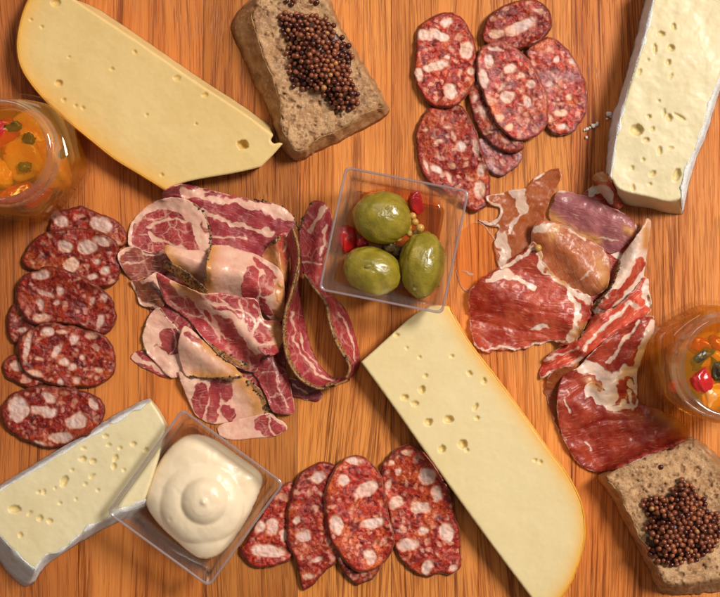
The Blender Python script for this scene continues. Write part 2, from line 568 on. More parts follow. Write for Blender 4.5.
def schlick(n, f0, graze=1.0):
    """mirror share of a thin clear wall, the same from both sides"""
    g = n.node('ShaderNodeNewGeometry')
    d = n.node('ShaderNodeVectorMath', {0: g.outputs['Normal'], 1: g.outputs['Incoming']}, operation='DOT_PRODUCT').outputs['Value']
    k = n.math('POWER', n.math('SUBTRACT', 1.0, n.math('ABSOLUTE', d), True), 5.0)
    return n.math('ADD', n.math('MULTIPLY', k, (1 - f0) * graze), f0, True)


def mat_thin(name, tint, f0, rough, body=None, body_w=0.0, graze=1.0):
    n = NT(name)
    t = n.node('ShaderNodeBsdfTransparent', {'Color': (*tint, 1)})
    g = n.node('ShaderNodeBsdfGlossy', {'Color': (1, 1, 1, 1), 'Roughness': rough})
    a = t.outputs[0]
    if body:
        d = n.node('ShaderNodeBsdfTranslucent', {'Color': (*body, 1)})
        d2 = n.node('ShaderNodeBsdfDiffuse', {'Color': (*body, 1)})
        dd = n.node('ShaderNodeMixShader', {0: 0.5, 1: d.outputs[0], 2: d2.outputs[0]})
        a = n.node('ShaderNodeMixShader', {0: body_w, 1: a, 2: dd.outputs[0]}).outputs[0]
    m = n.node('ShaderNodeMixShader', {0: schlick(n, f0, graze), 1: a, 2: g.outputs[0]})
    n.t.links.new(m.outputs[0], n.out.inputs[0])
    return n.m


M = {
    'wood': mat_wood(),
    'cheese_a': mat_cheese('firm_yellow_cheese', (0.68, 0.495, 0.215), (0.64, 0.445, 0.175)),
    'cheese_b': mat_cheese('pale_firm_cheese', (0.735, 0.595, 0.325), (0.71, 0.56, 0.285)),
    'brie': mat_cheese('soft_cream_paste', (0.70, 0.60, 0.375), (0.68, 0.56, 0.32), 0.38),
    'rind': mat_orange_rind(),
    'bloom': mat_bloomy(),
    'salami': mat_salami(),
    'casing': mat_casing(),
    'coppa': mat_cured('marbled_pork', (0.30, 0.026, 0.034), (0.48, 0.060, 0.058), (0.60, 0.19, 0.155), (0.76, 0.40, 0.29), (0.82, 0.53, 0.38)),
    'ham': mat_cured('dry_cured_ham', (0.40, 0.024, 0.014), (0.62, 0.095, 0.045), (0.76, 0.30, 0.17), (0.88, 0.70, 0.58), (0.86, 0.60, 0.44), rough=0.26),
    'ham_brown': mat_cured('sheer_orange_ham', (0.46, 0.125, 0.036), (0.58, 0.19, 0.065), (0.70, 0.34, 0.17), (0.78, 0.60, 0.50), (0.76, 0.53, 0.38), rough=0.34),
    'ham_purple': mat_cured('purple_ham', (0.32, 0.080, 0.090), (0.44, 0.135, 0.135), (0.58, 0.28, 0.25), (0.76, 0.58, 0.46), (0.74, 0.48, 0.30), rough=0.42),
    'crumb': mat_bread(False),
    'crust': mat_bread(True),
    'seed': mat_simple('mustard_seed_skin', (0.165, 0.038, 0.016), (0.245, 0.070, 0.028), 700, 0.20, 0.15, 0.0002, 0.6, 0.1, tinted=True),
    'paste': mat_simple('dark_mustard_liquor', (0.035, 0.012, 0.007), (0.085, 0.030, 0.014), 400, 0.3, 0.4, 0.0005),
    'olive': mat_simple('green_olive_skin', (0.205, 0.158, 0.010), (0.315, 0.232, 0.022), 150, 0.24, 0.35, 0.0009, 0.5, 0.15, (1, 0.8, 0.1), 0.35, 900),
    'olive_pit': mat_simple('olive_stem_scar', (0.25, 0.19, 0.03), (0.12, 0.10, 0.015), 600, 0.4),
    'pepper': mat_simple('red_pepper_flesh', (0.55, 0.012, 0.010), (0.42, 0.010, 0.012), 200, 0.16, 0.5, 0.0006, 0.6, 0.2, (1, 0.2, 0.1), 0.4),
    'orange_flesh': mat_simple('orange_pepper_flesh', (0.70, 0.22, 0.03), (0.62, 0.30, 0.06), 220, 0.25, 0.5, 0.0006, 0.5, 0.2, (1, 0.4, 0.1)),
    'caper': mat_simple('dark_olive_flesh', (0.10, 0.065, 0.018), (0.04, 0.022, 0.010), 300, 0.25, 0.5, 0.0005),
    'garlic': mat_simple('yellow_seed_skin', (0.55, 0.31, 0.06), (0.42, 0.22, 0.05), 400, 0.3, 0.2, 0.0002, 0.5, 0.2),
    'mayo': mat_simple('whipped_aioli', (0.82, 0.67, 0.47), (0.80, 0.64, 0.43), 60, 0.34, 0.12, 0.0004, 0.45, 0.35, (1, 0.7, 0.35), 0.0, 500),
    'grain': mat_simple('cracked_pepper', (0.10, 0.062, 0.026), (0.024, 0.016, 0.009), 800, 0.5, 0.5, 0.0004),
    'salt': mat_simple('salt_grain', (0.80, 0.76, 0.70), (0.72, 0.66, 0.6), 800, 0.35, 0.4, 0.0003, 0.5, 0.3),
    'glass': mat_thin('clear_glass', (0.965, 0.965, 0.955), 0.03, 0.04, graze=0.22),
    'neck_glass': mat_thin('neck_glass', (0.95, 0.95, 0.945), 0.08, 0.03, (0.85, 0.82, 0.80), 0.04, graze=0.8),  # faint white diffuse body paints in the reflection of a bright room
    'plastic': mat_thin('clear_plastic', (0.965, 0.96, 0.95), 0.05, 0.10, (0.8, 0.74, 0.70), 0.05),
    'rim_plastic': mat_thin('rim_plastic', (0.80, 0.76, 0.77), 0.12, 0.16, (0.72, 0.60, 0.60), 0.36),
    'oil': mat_thin('amber_oil', (0.99, 0.80, 0.36), 0.03, 0.05, (0.92, 0.46, 0.025), 0.24, graze=0.3),
    'brine': mat_thin('orange_brine', (0.99, 0.82, 0.60), 0.03, 0.03),
}

# ------------------------------------------------------------------ the board: edge-glued oak planks
board = thing('wooden_board', None, None, (0, 0, 0))
board['kind'] = 'structure'
board['label'] = 'oiled oak board of edge glued planks under all the food'
seams = [-150, -8, 78, 203, 297, 391, 478, 571, 663, 760, 880]
tones = [(0.8, 0.7, 0.66), (0.68, 0.58, 0.56), (0.86, 0.77, 0.72), (0.70, 0.66, 0.58), (1.02, 1.02, 0.95), (0.96, 0.92, 0.88), (1.08, 1.10, 1.10), (0.92, 0.83, 0.78), (1.10, 1.12, 1.18), (1.0, 0.95, 0.92)]
for k, (a, b) in enumerate(zip(seams[:-1], seams[1:])):
    xa, xb = (a - CX) * S + 0.00005, (b - CX) * S - 0.00005
    y0, y1, zt, zb, c = -0.215, 0.215, 0.0, -0.028, 0.00022
    prof = [(xa, zb), (xa, zt - c), (xa + c * 0.4, zt - c * 0.3), (xa + c, zt), (xb - c, zt), (xb - c * 0.4, zt - c * 0.3), (xb, zt - c), (xb, zb)]
    v = [(x, y0, z) for x, z in prof] + [(x, y1, z) for x, z in prof]
    m_ = len(prof)
    f = [[i, (i + 1) % m_, (i + 1) % m_ + m_, i + m_] for i in range(m_)] + [list(range(m_))[::-1], list(range(m_, 2 * m_))]
    f = [q[::-1] for q in f]
    mesh_obj('plank', v, f, M['wood'], board, flat=True, tint=tones[k])


# ------------------------------------------------------------------ cheeses: solid blocks with real eyes, rind as a part
def normals_out(o):
    """outward unit normals of a closed outline"""
    t = np.roll(o, -1, 0) - np.roll(o, 1, 0)
    n = np.stack([t[:, 1], -t[:, 0]], -1)
    n /= np.linalg.norm(n, axis=1)[:, None] + 1e-9
    c = np.cross(np.append(o[0], 0), np.append(o[1], 0))
    area = 0.5 * np.sum(o[:, 0] * np.roll(o[:, 1], -1) - np.roll(o[:, 0], -1) * o[:, 1])
    return n if area > 0 else -n


def block(name, part, label, cat, top_pts, z, mat, base_pts=None, sharp=(), holes=(), spacing=1.15, edge_r=2.5, edge_h=0.8, rough=0.0, rough_scale=9, attr_fn=None, group=None, base_shift=None, pits=0.0, seed=0, bow=0.0, jag=0.0):
    ot = spline(top_pts, 8, True, sharp)
    if jag:
        ot = resample(ot, step=1.0)
        k0 = np.arange(len(ot))
        ot = ot + normals_out(ot) * (jag * (fbm(k0 * 0.07, k0 * 0.0, seed + 2, 3) + 0.22 * fbm(k0 * 0.3, k0 * 0.0, seed + 6, 2)))[:, None]
    ot_r = resample(ot, step=spacing)
    if base_pts is not None:
        ob = spline(base_pts, 8, True, sharp)
    else:
        ob = ot
    c = W(*ot.mean(0), 0)
    root = thing(name, label, cat, tuple(c), group)
    pts, f, n, d = fill(ot, spacing)
    x, y = pts[:, 0], pts[:, 1]
    zz = np.full(len(pts), float(z))
    zz -= edge_h * (1 - np.sqrt(np.clip(1 - (1 - np.clip(d / edge_r, 0, 1)) ** 2, 0, 1)))
    zz += rough * fbm(x / rough_scale, y / rough_scale, seed, 4) * smooth(0, 3, d)
    zz += bow * fbm(x / 60, y / 60, seed + 3, 2)
    at = {'rim': np.zeros(len(pts)), 'hole': np.zeros(len(pts)), 'pit': np.zeros(len(pts))}
    for h in holes:
        hx, hy, rx, ry, ang, dep = (list(h) + [None] * 6)[:6]
        ry = ry or rx
        ang = math.radians(ang or 0)
        dep = dep or (0.62 if 'brie' in name else 0.75) * min(rx, ry) * S * 1000 * 1.7
        dx, dy = x - hx, y - hy
        u, v = (dx * math.cos(ang) + dy * math.sin(ang)) / rx, (-dx * math.sin(ang) + dy * math.cos(ang)) / ry
        r = np.hypot(u, v) * (1 + 0.13 * vnoise(x / 3.0, y / 3.0, 4))
        zz -= dep * np.sqrt(np.clip(1 - r**2.4, 0, 1))
        at['hole'] = np.maximum(at['hole'], smooth(1.05, 0.75, r))
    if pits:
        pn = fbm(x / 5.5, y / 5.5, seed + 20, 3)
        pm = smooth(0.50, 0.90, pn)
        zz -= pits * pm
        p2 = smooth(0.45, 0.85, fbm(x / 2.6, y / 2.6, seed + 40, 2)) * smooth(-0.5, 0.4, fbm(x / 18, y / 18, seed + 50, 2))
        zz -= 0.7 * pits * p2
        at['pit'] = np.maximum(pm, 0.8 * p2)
    if attr_fn is not None:
        at['rim'] = attr_fn(x, y, d)
    # sides: from the top outline down to the base outline in several loops
    nt = len(pts)
    obr = resample(ob, n=n)
    if base_pts is not None:      # line the two loops up
        sft = int(np.argmin([np.sum((np.roll(obr, k, 0) - pts[:n]) ** 2) for k in range(n)]))
        obr = np.roll(obr, sft, 0)
    verts = [W(x, y, zz)]
    loops = [np.arange(n)]
    tt = [0.12, 0.3, 0.5, 0.72, 0.9, 1.0]
    ordered = np.allclose(resample(ot, step=spacing), pts[:n])
    assert ordered, name
    no = normals_out(pts[:n])
    idx = nt
    for t in tt:
        q = pts[:n] * (1 - t) + obr * t
        nz = fbm(np.arange(n) * 0 + q[:, 0] / 6 + t * 3, q[:, 1] / 6 - t * 2, seed + 9, 3) * rough * 1.5
        q = q + no * nz[:, None]
        zl = (z - edge_h) * (1 - t) + 0.05 * t
        verts.append(W(q[:, 0], q[:, 1], zl))
        loops.append(np.arange(idx, idx + n))
        idx += n
    faces = f.tolist()
    be = boundary(f)
    fwd = (1 if (0, 1) in set(be) else -1)
    for la, lb in zip(loops[:-1], loops[1:]):
        for i in range(n):
            j = (i + 1) % n
            faces.append([la[j], la[i], lb[i], lb[j]] if fwd == 1 else [la[i], la[j], lb[j], lb[i]])
    faces.append(loops[-1].tolist() if fwd == -1 else loops[-1][::-1].tolist())
    for k in at:
        at[k] = np.concatenate([at[k]] + [np.tile(at[k][:n], 1) for _ in tt])
    mesh_obj(part, np.concatenate(verts), faces, mat, root, at)
    hm_splat(x, y, zz)
    return root, pts[:n].copy(), obr, no


def band(root, name, top, base, no, sel, z, mat, lip=3.0, lipn=1.2, proud=0.5, edge_h=0.8, seed=0, rag=0.0):
    """a rind: strip wrapped over the edge of a block along the outline points in sel (indices in order)"""
    t, b, n = top[sel], base[sel], no[sel]
    m = len(sel)
    wob = fbm(np.arange(m) * 0.13, np.zeros(m) + seed, seed, 3)
    end = np.clip(np.minimum(np.arange(m), np.arange(m)[::-1]) / 10.0, 0.12, 1)
    L = np.clip((lip + lipn * wob), 0.5, None) * end
    pr = proud * (1 + rag * wob)
    rows = []

    def row(off, tt, z_):
        q = t * (1 - tt) + b * tt + n * np.broadcast_to(off, (m,))[:, None]
        rows.append(W(q[:, 0], q[:, 1], z_))
    row(-L, 0, z - 0.12)
    row(-L * 0.92, 0, z + (0.22 if rag else 0.0))
    row(-L * 0.5, 0, z + (0.30 + 0.12 * wob if rag else 0.04))
    row(-0.2 + pr * 0.3, 0, z - edge_h * 0.35)
    row(pr, 0.06, z - edge_h - 0.4)
    for tt in (0.25, 0.5, 0.75):
        row(pr + 0.35 * fbm(np.arange(m) * 0.2, np.full(m, tt * 7), seed + 1), tt, (z - edge_h) * (1 - tt))
    row(pr, 0.985, 0.12)
    row(-0.6, 0.99, 0.12)
    v = np.concatenate(rows)
    f = []
    R = len(rows)
    for r in range(R - 1):
        for i in range(m - 1):
            f.append([r * m + i, r * m + i + 1, (r + 1) * m + i + 1, (r + 1) * m + i])
    a = v[f[m // 2 + 4 * (m - 1)]]
    nn = np.cross(a[1] - a[0], a[2] - a[0])
    o2 = np.array([n[m // 2][0], -n[m // 2][1], 0])
    if nn @ o2 < 0:
        f = [q[::-1] for q in f]
    return mesh_obj(name, v, f, mat, root)


def pick(outline, a, b):
    """indices along the outline from the point nearest a to the point nearest b, the way that is given (in point order)"""
    n = len(outline)
    i = int(np.argmin(((outline - np.array(a)) ** 2).sum(1)))
    j = int(np.argmin(((outline - np.array(b)) ** 2).sum(1)))
    if j <= i:
        j += n
    return np.arange(i, j + 1) % n


# top-left wedge
A_top = [(74, -1), (95, 13), (130, 36), (165, 60), (200, 84), (240, 110), (269, 131), (273, 135), (271, 140), (274, 143.5), (279, 142.5), (283, 143.5), (273, 155), (261, 167), (235, 173), (200, 179), (180, 184), (166, 191), (140, 175), (114, 159), (90, 140), (67, 121), (48, 104), (33, 87), (23, 72), (18, 58), (17, 40), (21, 18), (28, 0), (40, -18), (58, -20)]
A_base = [(p[0] + (3 if 1 <= i <= 6 else 0), p[1] - (4 if 1 <= i <= 6 else 0)) for i, p in enumerate(A_top)]
A_rind = [(28, 0), (21, 18), (17, 40), (18, 58), (23, 72), (33, 87), (48, 104), (67, 121), (90, 140), (114, 159), (140, 175), (166, 191)]


def rim_fn(line, w, s=1.0):
    def fn(x, y, d):
        q, _ = dist_line(line, x, y)
        return s * np.exp(-(q / w) ** 1.3)
    return fn


rootA, oA, bA, nA = block('cheese_wedge', 'cheese_body', 'golden yellow cheese wedge with a round hole near its notched tip', 'cheese', A_top, 13, M['cheese_a'], A_base, sharp=(0, 6, 11, 13, 17), rough=0.10, rough_scale=14, seed=1,
    holes=[(242.5, 144.5, 5.6, 4.6, 15, 4.5), (59, 83, 4, 3, 20), (177, 78, 3.6, 3, 0, 0.8), (205, 95, 3.2, 2.4, 0, 1.0), (64, 100, 2.0), (76, 106, 1.8), (83, 108, 1.8), (56, 3, 5, 4, 0, 1.5), (162, 175, 1.8), (112, 69, 2.4, 1.6), (31, 20, 1.6), (135, 52, 1.8), (42, 27, 1.6), (147, 115, 1.6), (196, 124, 1.5), (69, 57, 1.5)],
    attr_fn=rim_fn(A_rind, 10, 0.75), bow=0.25)
band(rootA, 'rind', oA, bA, nA, pick(oA, (164, 190), (40, -18)), 13, M['rind'], 1.0, 0.4, 0.4, seed=2)

# centre wedge with orange rind
B_top = [(361, 362), (380, 345), (410, 318), (430, 306), (449, 306), (460, 325), (472, 345), (493, 372), (514, 400), (532, 425), (549, 449), (563, 467), (574, 485), (582, 503), (585, 520), (585, 540), (579, 563), (570, 585), (556, 604), (540, 609), (530, 596), (500, 556), (470, 515), (430, 459), (395, 409)]
B_rind = [(449, 306), (472, 345), (514, 400), (549, 449), (574, 485), (582, 503), (585, 520), (585, 540), (579, 563), (570, 585), (556, 604)]
rootB, oB, bB, nB = block('cheese_wedge', 'cheese_body', 'pale cheese wedge with scattered eyes and orange rind, its tip under the olive dish', 'cheese', B_top, 13, M['cheese_b'], None, sharp=(0, 4, 20), rough=0.07, rough_scale=16, seed=4, bow=0.25,
    holes=[(448.5, 419.5, 5, 4), (463, 444, 4.5, 4.5), (428.6, 422, 4, 4), (442, 449, 3.5, 4), (422, 389.5, 3.6, 4), (404.7, 397, 3.6, 3), (414.7, 403.5, 4, 2.6), (469.5, 373, 3, 2.4, 40), (484, 380.6, 2.2, 3.4), (475.5, 407, 2.4, 4, 30), (477, 418, 2.6, 2), (397, 335, 3, 2), (535, 460, 2.4, 1.8), (540.6, 462, 2), (452, 356, 2), (425.6, 375.6, 2), (407, 348, 1.6), (419.6, 357, 1.6), (467, 450, 2)],
    attr_fn=rim_fn(B_rind, 7.5, 1.0))
band(rootB, 'rind', oB, bB, nB, pick(oB, (451, 309), (556, 604)), 13, M['rind'], 1.4, 0.25, 0.25, seed=5)

# soft cheese, bottom left
C_top = [(151, 401), (158, 411), (166, 425), (160, 452), (150, 485), (144, 501), (113, 516), (87, 530), (62, 551), (46, 556), (35, 571), (24, 562), (14, 552), (0, 537), (-22, 512), (-20, 500), (0, 489), (42, 464), (90, 435), (132, 410)]
C_base = [(150, 398), (160, 410), (168, 425), (162, 454), (153, 488), (147, 506), (115, 523), (84, 540), (60, 555), (46, 566), (33, 584), (24, 586), (13, 578), (-2, 560), (-27, 530), (-25, 498), (-2, 486), (40, 461), (88, 431), (130, 407)]
rootC, oC, bC, nC = block('brie_wedge', 'cheese_paste', 'cream soft ripened cheese slab under the corner of the aioli dish', 'cheese', C_top, 20, M['brie'], C_base, sharp=(0, 2, 5, 10), rough=0.12, rough_scale=12, seed=8, bow=0.5, edge_h=1.0,
    holes=[(83, 458.7, 4, 3), (93, 461, 3.4, 2.6), (64.5, 481, 3.5, 6, 20), (44, 492, 2, 3), (39, 492, 2), (85.5, 484, 2), (92, 476, 3.6, 2, -40), (115.6, 458, 2.6, 4, 20), (114, 466, 2.4, 3.6), (105.6, 436, 3, 2), (109, 445, 2.4, 2), (84, 448, 2.6, 1.6), (15, 509, 6, 4), (29.6, 513, 3.4, 2, -40), (40, 518, 3), (50, 521, 3.4, 2.6), (20.6, 535, 2.4, 3), (133.5, 444, 3.4, 2.4), (146, 450, 2.4), (98, 490, 2), (72, 470, 1.8), (120, 448, 2), (60, 503, 1.8), (76, 499, 1.6), (124, 470, 1.8), (55, 488, 1.6)])
band(rootC, 'rind', oC, bC, nC, pick(oC, (146, 499), (150, 402)), 20, M['bloom'], 2.2, 1.6, 0.7, 1.0, seed=9, rag=0.5)

# soft cheese, top right
D_top = [(653, -2), (646, 28), (638.7, 55), (631, 80), (624, 103), (620, 116), (614, 146), (610, 176), (620, 190), (651, 198), (668, 202), (682, 199), (687.6, 171), (702, 134), (710, 108), (721, 72), (734, 20), (740, -16), (700, -22), (657, -18)]
D_base = [(646, -2), (639, 28), (632, 55), (625, 80), (618, 103), (612, 118), (608, 146), (606, 178), (622, 203), (651, 209), (666, 213), (682, 215), (691, 173), (705, 136), (713, 110), (724, 74), (737, 20), (743, -19), (700, -26), (652, -20)]
rootD, oD, bD, nD = block('brie_wedge', 'cheese_paste', 'cream soft ripened cheese slab beside the salt crumbs and the ham', 'cheese', D_top, 20, M['brie'], D_base, sharp=(7, 11), rough=0.13, rough_scale=12, seed=11, bow=0.6, edge_h=1.0,
    holes=[(673.7, 26.7, 2.4, 4, -15), (661, 34, 3.8, 3), (655, 49, 2.2, 6), (671, 48, 4, 3.4), (668.5, 62.6, 2.6, 3.4), (671, 76.5, 1.6, 4, 25), (639.6, 72, 2, 4, 20), (637, 130, 7, 6), (652.6, 129, 2, 3, 30), (646, 140, 3.6, 2.6), (659.6, 150.5, 2.4, 5), (676.5, 175, 4, 7, 15), (652.6, 173.5, 3.6, 2.6, -40), (643.4, 159.7, 2), (669, 118, 3.2, 4), (649, 116.5, 2.6), (633, 188, 2, 4), (664, 113, 1.8, 5), (671, 148, 3, 1.4), (680, 117, 7, 2, 30), (659, 101, 1.8), (632, 168, 2, 2.6), (650, 184, 2), (648, 60, 1.6)])
band(rootD, 'rind', oD, bD, nD, pick(oD, (657, -18), (611, 180)), 20, M['bloom'], 2.6, 1.6, 1.0, 1.0, seed=13, rag=0.5)
band(rootD, 'rind', oD, bD, nD, pick(oD, (681, 199), (700, -22)), 20, M['bloom'], 3.0, 2.2, 1.0, 1.0, seed=14, rag=0.5)


# ------------------------------------------------------------------ bread with mustard seeds
def bread(label, top, base, z, crust_runs, seed):
    def rimf(x, y, d):
        return np.exp(-(d / 3.5) ** 1.5)
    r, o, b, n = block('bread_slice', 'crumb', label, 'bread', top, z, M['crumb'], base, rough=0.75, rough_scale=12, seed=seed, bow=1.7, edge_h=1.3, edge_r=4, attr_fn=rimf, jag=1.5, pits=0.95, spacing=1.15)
    for a, c in crust_runs:
        band(r, 'crust', o, b, n, pick(o, a, c), z, M['crust'], 0.9, 0.8, 0.9, 1.5, seed=seed, rag=0.8)
    return r


E_top = [(252, 10), (262, -8), (285, -14), (310, -15), (325, -5), (335, 20), (352, 50), (369, 79), (384, 104), (372, 111), (345, 126), (318, 141), (299, 151), (289, 143), (282, 128), (281, 105), (273, 80), (263, 58), (255, 35)]
E_base = [(232, 24), (247, 2), (278, -14), (312, -18), (328, -6), (338, 20), (355, 49), (372, 77), (388, 107), (384, 117), (350, 136), (318, 151), (298, 160), (284, 150), (276, 132), (267, 108), (255, 84), (243, 56), (234, 37)]
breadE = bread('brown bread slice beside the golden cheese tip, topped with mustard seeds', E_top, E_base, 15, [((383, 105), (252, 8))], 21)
F_top = [(606, 476), (632, 460), (668, 446), (688, 440), (706, 451), (722, 468), (742, 500), (760, 545), (748, 574), (712, 582), (668, 584), (655, 564), (645, 546), (626, 508), (613, 486)]
F_base = [(598, 475), (631, 456), (667, 443), (690, 436), (710, 448), (726, 466), (747, 500), (765, 547), (752, 582), (712, 593), (664, 594), (651, 574), (640, 551), (620, 513), (605, 487)]
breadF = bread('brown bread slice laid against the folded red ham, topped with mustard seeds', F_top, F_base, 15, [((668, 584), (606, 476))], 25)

seed_me = None


def icosphere(name, mat, sub=2):
    import bmesh
    bm = bmesh.new()
    bmesh.ops.create_icosphere(bm, subdivisions=sub, radius=1.0)
    me = bpy.data.meshes.new(name)
    bm.to_mesh(me)
    bm.free()
    me.polygons.foreach_set('use_smooth', np.ones(len(me.polygons), bool))
    me.materials.append(mat)
    return me


seed_me = icosphere('seed', M['seed'])


def mustard(label, poly, seed, dome, extra=()):
    r_ = np.random.default_rng(seed)
    o = spline(poly, 6)
    c = o.mean(0)
    z0 = 15.0
    root = thing('whole_grain_mustard', label, 'mustard', tuple(W(c[0], c[1], z0)))
    pts, f, n, d = fill(o - normals_out(o) * 3.2, 2.0)
    x, y = pts[:, 0], pts[:, 1]
    base = hm_sample(HM, -PAD, -PAD, x, y)
    zz = base + 0.2 + dome * smooth(0, 22, d) + 0.5 * fbm(x / 6, y / 6, seed)
    v, fs = shell(pts, f, zz, base - 0.6)
    mesh_obj('mustard_base', v, fs, M['paste'], root)
    cand = []
    for layer, (sp, inset, lift) in enumerate(((5.3, 0.5, 0.6), (7.4, 6.0, 1.7))):
        x0, y0 = o.min(0)
        x1, y1 = o.max(0)
        gx, gy = np.meshgrid(np.arange(x0, x1, sp), np.arange(y0, y1, sp * 0.87))
        gx = gx + (np.arange(gx.shape[0]) % 2)[:, None] * sp * 0.5
        gx = gx.ravel() + r_.normal(0, sp * 0.17, gx.size)
        gy = gy.ravel() + r_.normal(0, sp * 0.17, gy.size)
        m = inside(o, gx, gy)
        gx, gy = gx[m], gy[m]
        dd, _ = dist_line(o, gx, gy, True)
        m = dd > inset
        for a, b, q in zip(gx[m], gy[m], dd[m]):
            hb = float(hm_sample(HM, -PAD, -PAD, np.array([a]), np.array([b]))[0])
            zt = hb + dome * float(smooth(0, 22, np.array(q))) + 0.5 * float(fbm(np.array(a / 6), np.array(b / 6), seed)) + lift
            if r_.random() < (0.93 if layer == 0 else 0.62):
                cand.append((a, b, zt + r_.normal(0, 0.18)))
    for a, b in extra:
        hb = float(hm_sample(HM, -PAD, -PAD, np.array([a]), np.array([b]))[0])
        cand.append((a, b, hb + 0.7))
    # relax: push seeds apart in 3D
    P = np.array([W(a, b, z) for a, b, z in cand])
    R = 0.00104 + r_.random(len(P)) * 0.00042
    for _ in range(14):
        D = P[:, None] - P[None]
        L = np.linalg.norm(D, axis=2) + np.eye(len(P))
        ov = np.clip((R[:, None] + R[None]) * 0.97 - L, 0, None) * (1 - np.eye(len(P)))
        P += 0.25 * (D / L[..., None] * ov[..., None]).sum(1)
    order = np.argsort(-P[:, 2])
    if len(order) > 298:
        order = order[:298]
    for i in order:
        so = bpy.data.objects.new('seed', seed_me)
        col.objects.link(so)
        so.parent = root
        so.location = tuple(P[i] - np.array(root.location))
        k = R[i]
        so.scale = (k, k * r_.uniform(0.93, 1.05), k * r_.uniform(0.93, 1.02))
        so.rotation_euler = tuple(r_.random(3) * 6)
        g = r_.random()
        tn = (1, 1, 1) if g < 0.55 else ((0.36, 0.22, 0.26) if g < 0.82 else ((1.5, 1.6, 1.5) if g < 0.97 else (2.0, 3.2, 2.2)))
        so.color = (*tn, 1)
    return root


mustard('whole mustard seeds heaped in a long mound on the bread by the golden cheese', [(278, 17), (285, 11), (310, 12), (325, 18), (338, 30), (352, 50), (354, 66), (350, 74), (359, 86), (361, 100), (352, 110), (340, 112), (330, 108), (325, 98), (308, 92), (293, 85), (288, 70), (287, 50), (282, 33)], 31, 5.8, [(287, 1), (292, 4), (313, 1), (316, 2), (294, 0)])
mustard('whole mustard seeds heaped in a round mound on the bread by the ham', [(643, 497), (654, 497), (671, 489), (679, 477), (691, 480), (702, 497), (716, 511), (722, 528), (720, 544), (709, 556), (682, 564), (668, 567), (651, 556), (643, 542), (646, 520)], 35, 6.2, [(672, 447), (661, 467)])


# ------------------------------------------------------------------ salami
def ell_field(x, y, ells, wx, wy):
    f = np.zeros(len(x))
    for e in ells:
        ex, ey, rx, ry, ang = (list(e) + [None] * 5)[:5]
        ry = ry or rx
        a = math.radians(ang or 0)
        dx, dy = x + wx - ex, y + wy - ey
        u, v = (dx * math.cos(a) + dy * math.sin(a)) / rx, (-dx * math.sin(a) + dy * math.cos(a)) / ry
        r = (np.abs(u) ** 2.15 + np.abs(v) ** 2.15) ** (1 / 2.15)
        f = np.maximum(f, np.clip(0.5 + (1 - r) * min(rx, ry) * 0.21, 0, 1))
    return f


salami_no = [0]


def salami(label, pts_, ells=(), z=None, th=3.1, tint=(1, 1, 1), stiff=9, auto=5, pale=0.0, group=None, tiltv=None):
    salami_no[0] += 1
    sd = 40 + salami_no[0] * 3
    o = spline(pts_, 8)
    o = resample(o, step=1.1)
    nn = normals_out(o)
    o = o + nn * (0.8 * fbm(np.arange(len(o)) * 0.10, np.zeros(len(o)), sd, 2) + 0.45 * fbm(np.arange(len(o)) * 0.35, np.zeros(len(o)), sd + 1, 2))[:, None]
    pts, f, n, d = fill(o, 1.15)
    x, y = pts[:, 0], pts[:, 1]
    under = drape(o, stiff, 10, 0.25)(x, y)
    zt = under + th
    zt = zt - 1.0 * (1 - np.sqrt(np.clip(1 - (1 - np.clip(d / 3.0, 0, 1)) ** 2, 0, 1)))
    zt += 0.75 * fbm(x / 20, y / 20, sd, 3)
    wx, wy = 1.7 * fbm(x / 10, y / 10, sd + 1, 3), 1.7 * fbm(x / 10, y / 10, sd + 2, 3)
    es = list(ells)
    n_given = len(es)
    dist_ok = [None]
    auto = int(auto * 1.6 + 5)
    r_ = np.random.default_rng(sd)
    c0, c1 = o.min(0), o.max(0)
    tries = 0
    while auto > 0 and tries < 400:
        tries += 1
        a = pts[r_.integers(0, len(pts))]
        if dist_ok[0] is None:
            dist_ok[0] = np.where(d > 4)[0]
        a = pts[dist_ok[0][r_.integers(0, len(dist_ok[0]))]] if len(dist_ok[0]) else a
        rx = r_.uniform(1.8, 5.6)
        if any(math.hypot(e[0] - a[0], e[1] - a[1]) < rx + max(e[2], (e[3] if len(e) > 3 and e[3] else e[2])) + 1.5 for e in es):
            continue
        es.append((a[0], a[1], rx, rx * r_.uniform(0.45, 0.9), r_.uniform(0, 180)))
        auto -= 1
    fat = np.maximum(ell_field(x, y, es[:n_given], wx, wy), 0.56 * np.clip(1.5 * ell_field(x, y, es[n_given:], 1.6 * wx, 1.6 * wy), 0, 1))
    zt += -0.22 * smooth(0.4, 0.7, fat) + 0.30 * fbm(x / 3.2, y / 3.2, sd + 4, 2) * smooth(0, 3, d)
    edge = np.exp(-(d / 1.6) ** 2)
    root = thing('salami_slice', label, 'salami', tuple(W(*o.mean(0), float(np.median(under)))), group)
    v, fs = shell(pts, f, zt, under)
    k = len(pts)
    at = {'fat': np.r_[fat, fat], 'edge': np.r_[edge, np.ones(k)], 'pale': np.full(2 * k, pale)}
    mesh_obj('meat', v, fs, M['salami'], root, at, tint=tint)
    # casing: a thin skin round the cut edge
    t0 = zt[:n]
    rows = [W(*(pts[:n] - nn[:n] * 0.5).T, t0 + 0.12), W(*(pts[:n] + nn[:n] * 0.45).T, t0 - 0.1), W(*(pts[:n] + nn[:n] * 0.7).T, (t0 + under[:n]) / 2), W(*(pts[:n] + nn[:n] * 0.35).T, under[:n] + 0.1)]
    v = np.concatenate(rows)
    fs = []
    for r in range(3):
        for i in range(n):
            j = (i + 1) % n
            fs.append([r * n + i, r * n + j, (r + 1) * n + j, (r + 1) * n + i])
    mesh_obj('casing', v, fs, M['casing'], root, tint=tint)
    hm_splat(x, y, zt)
    return root


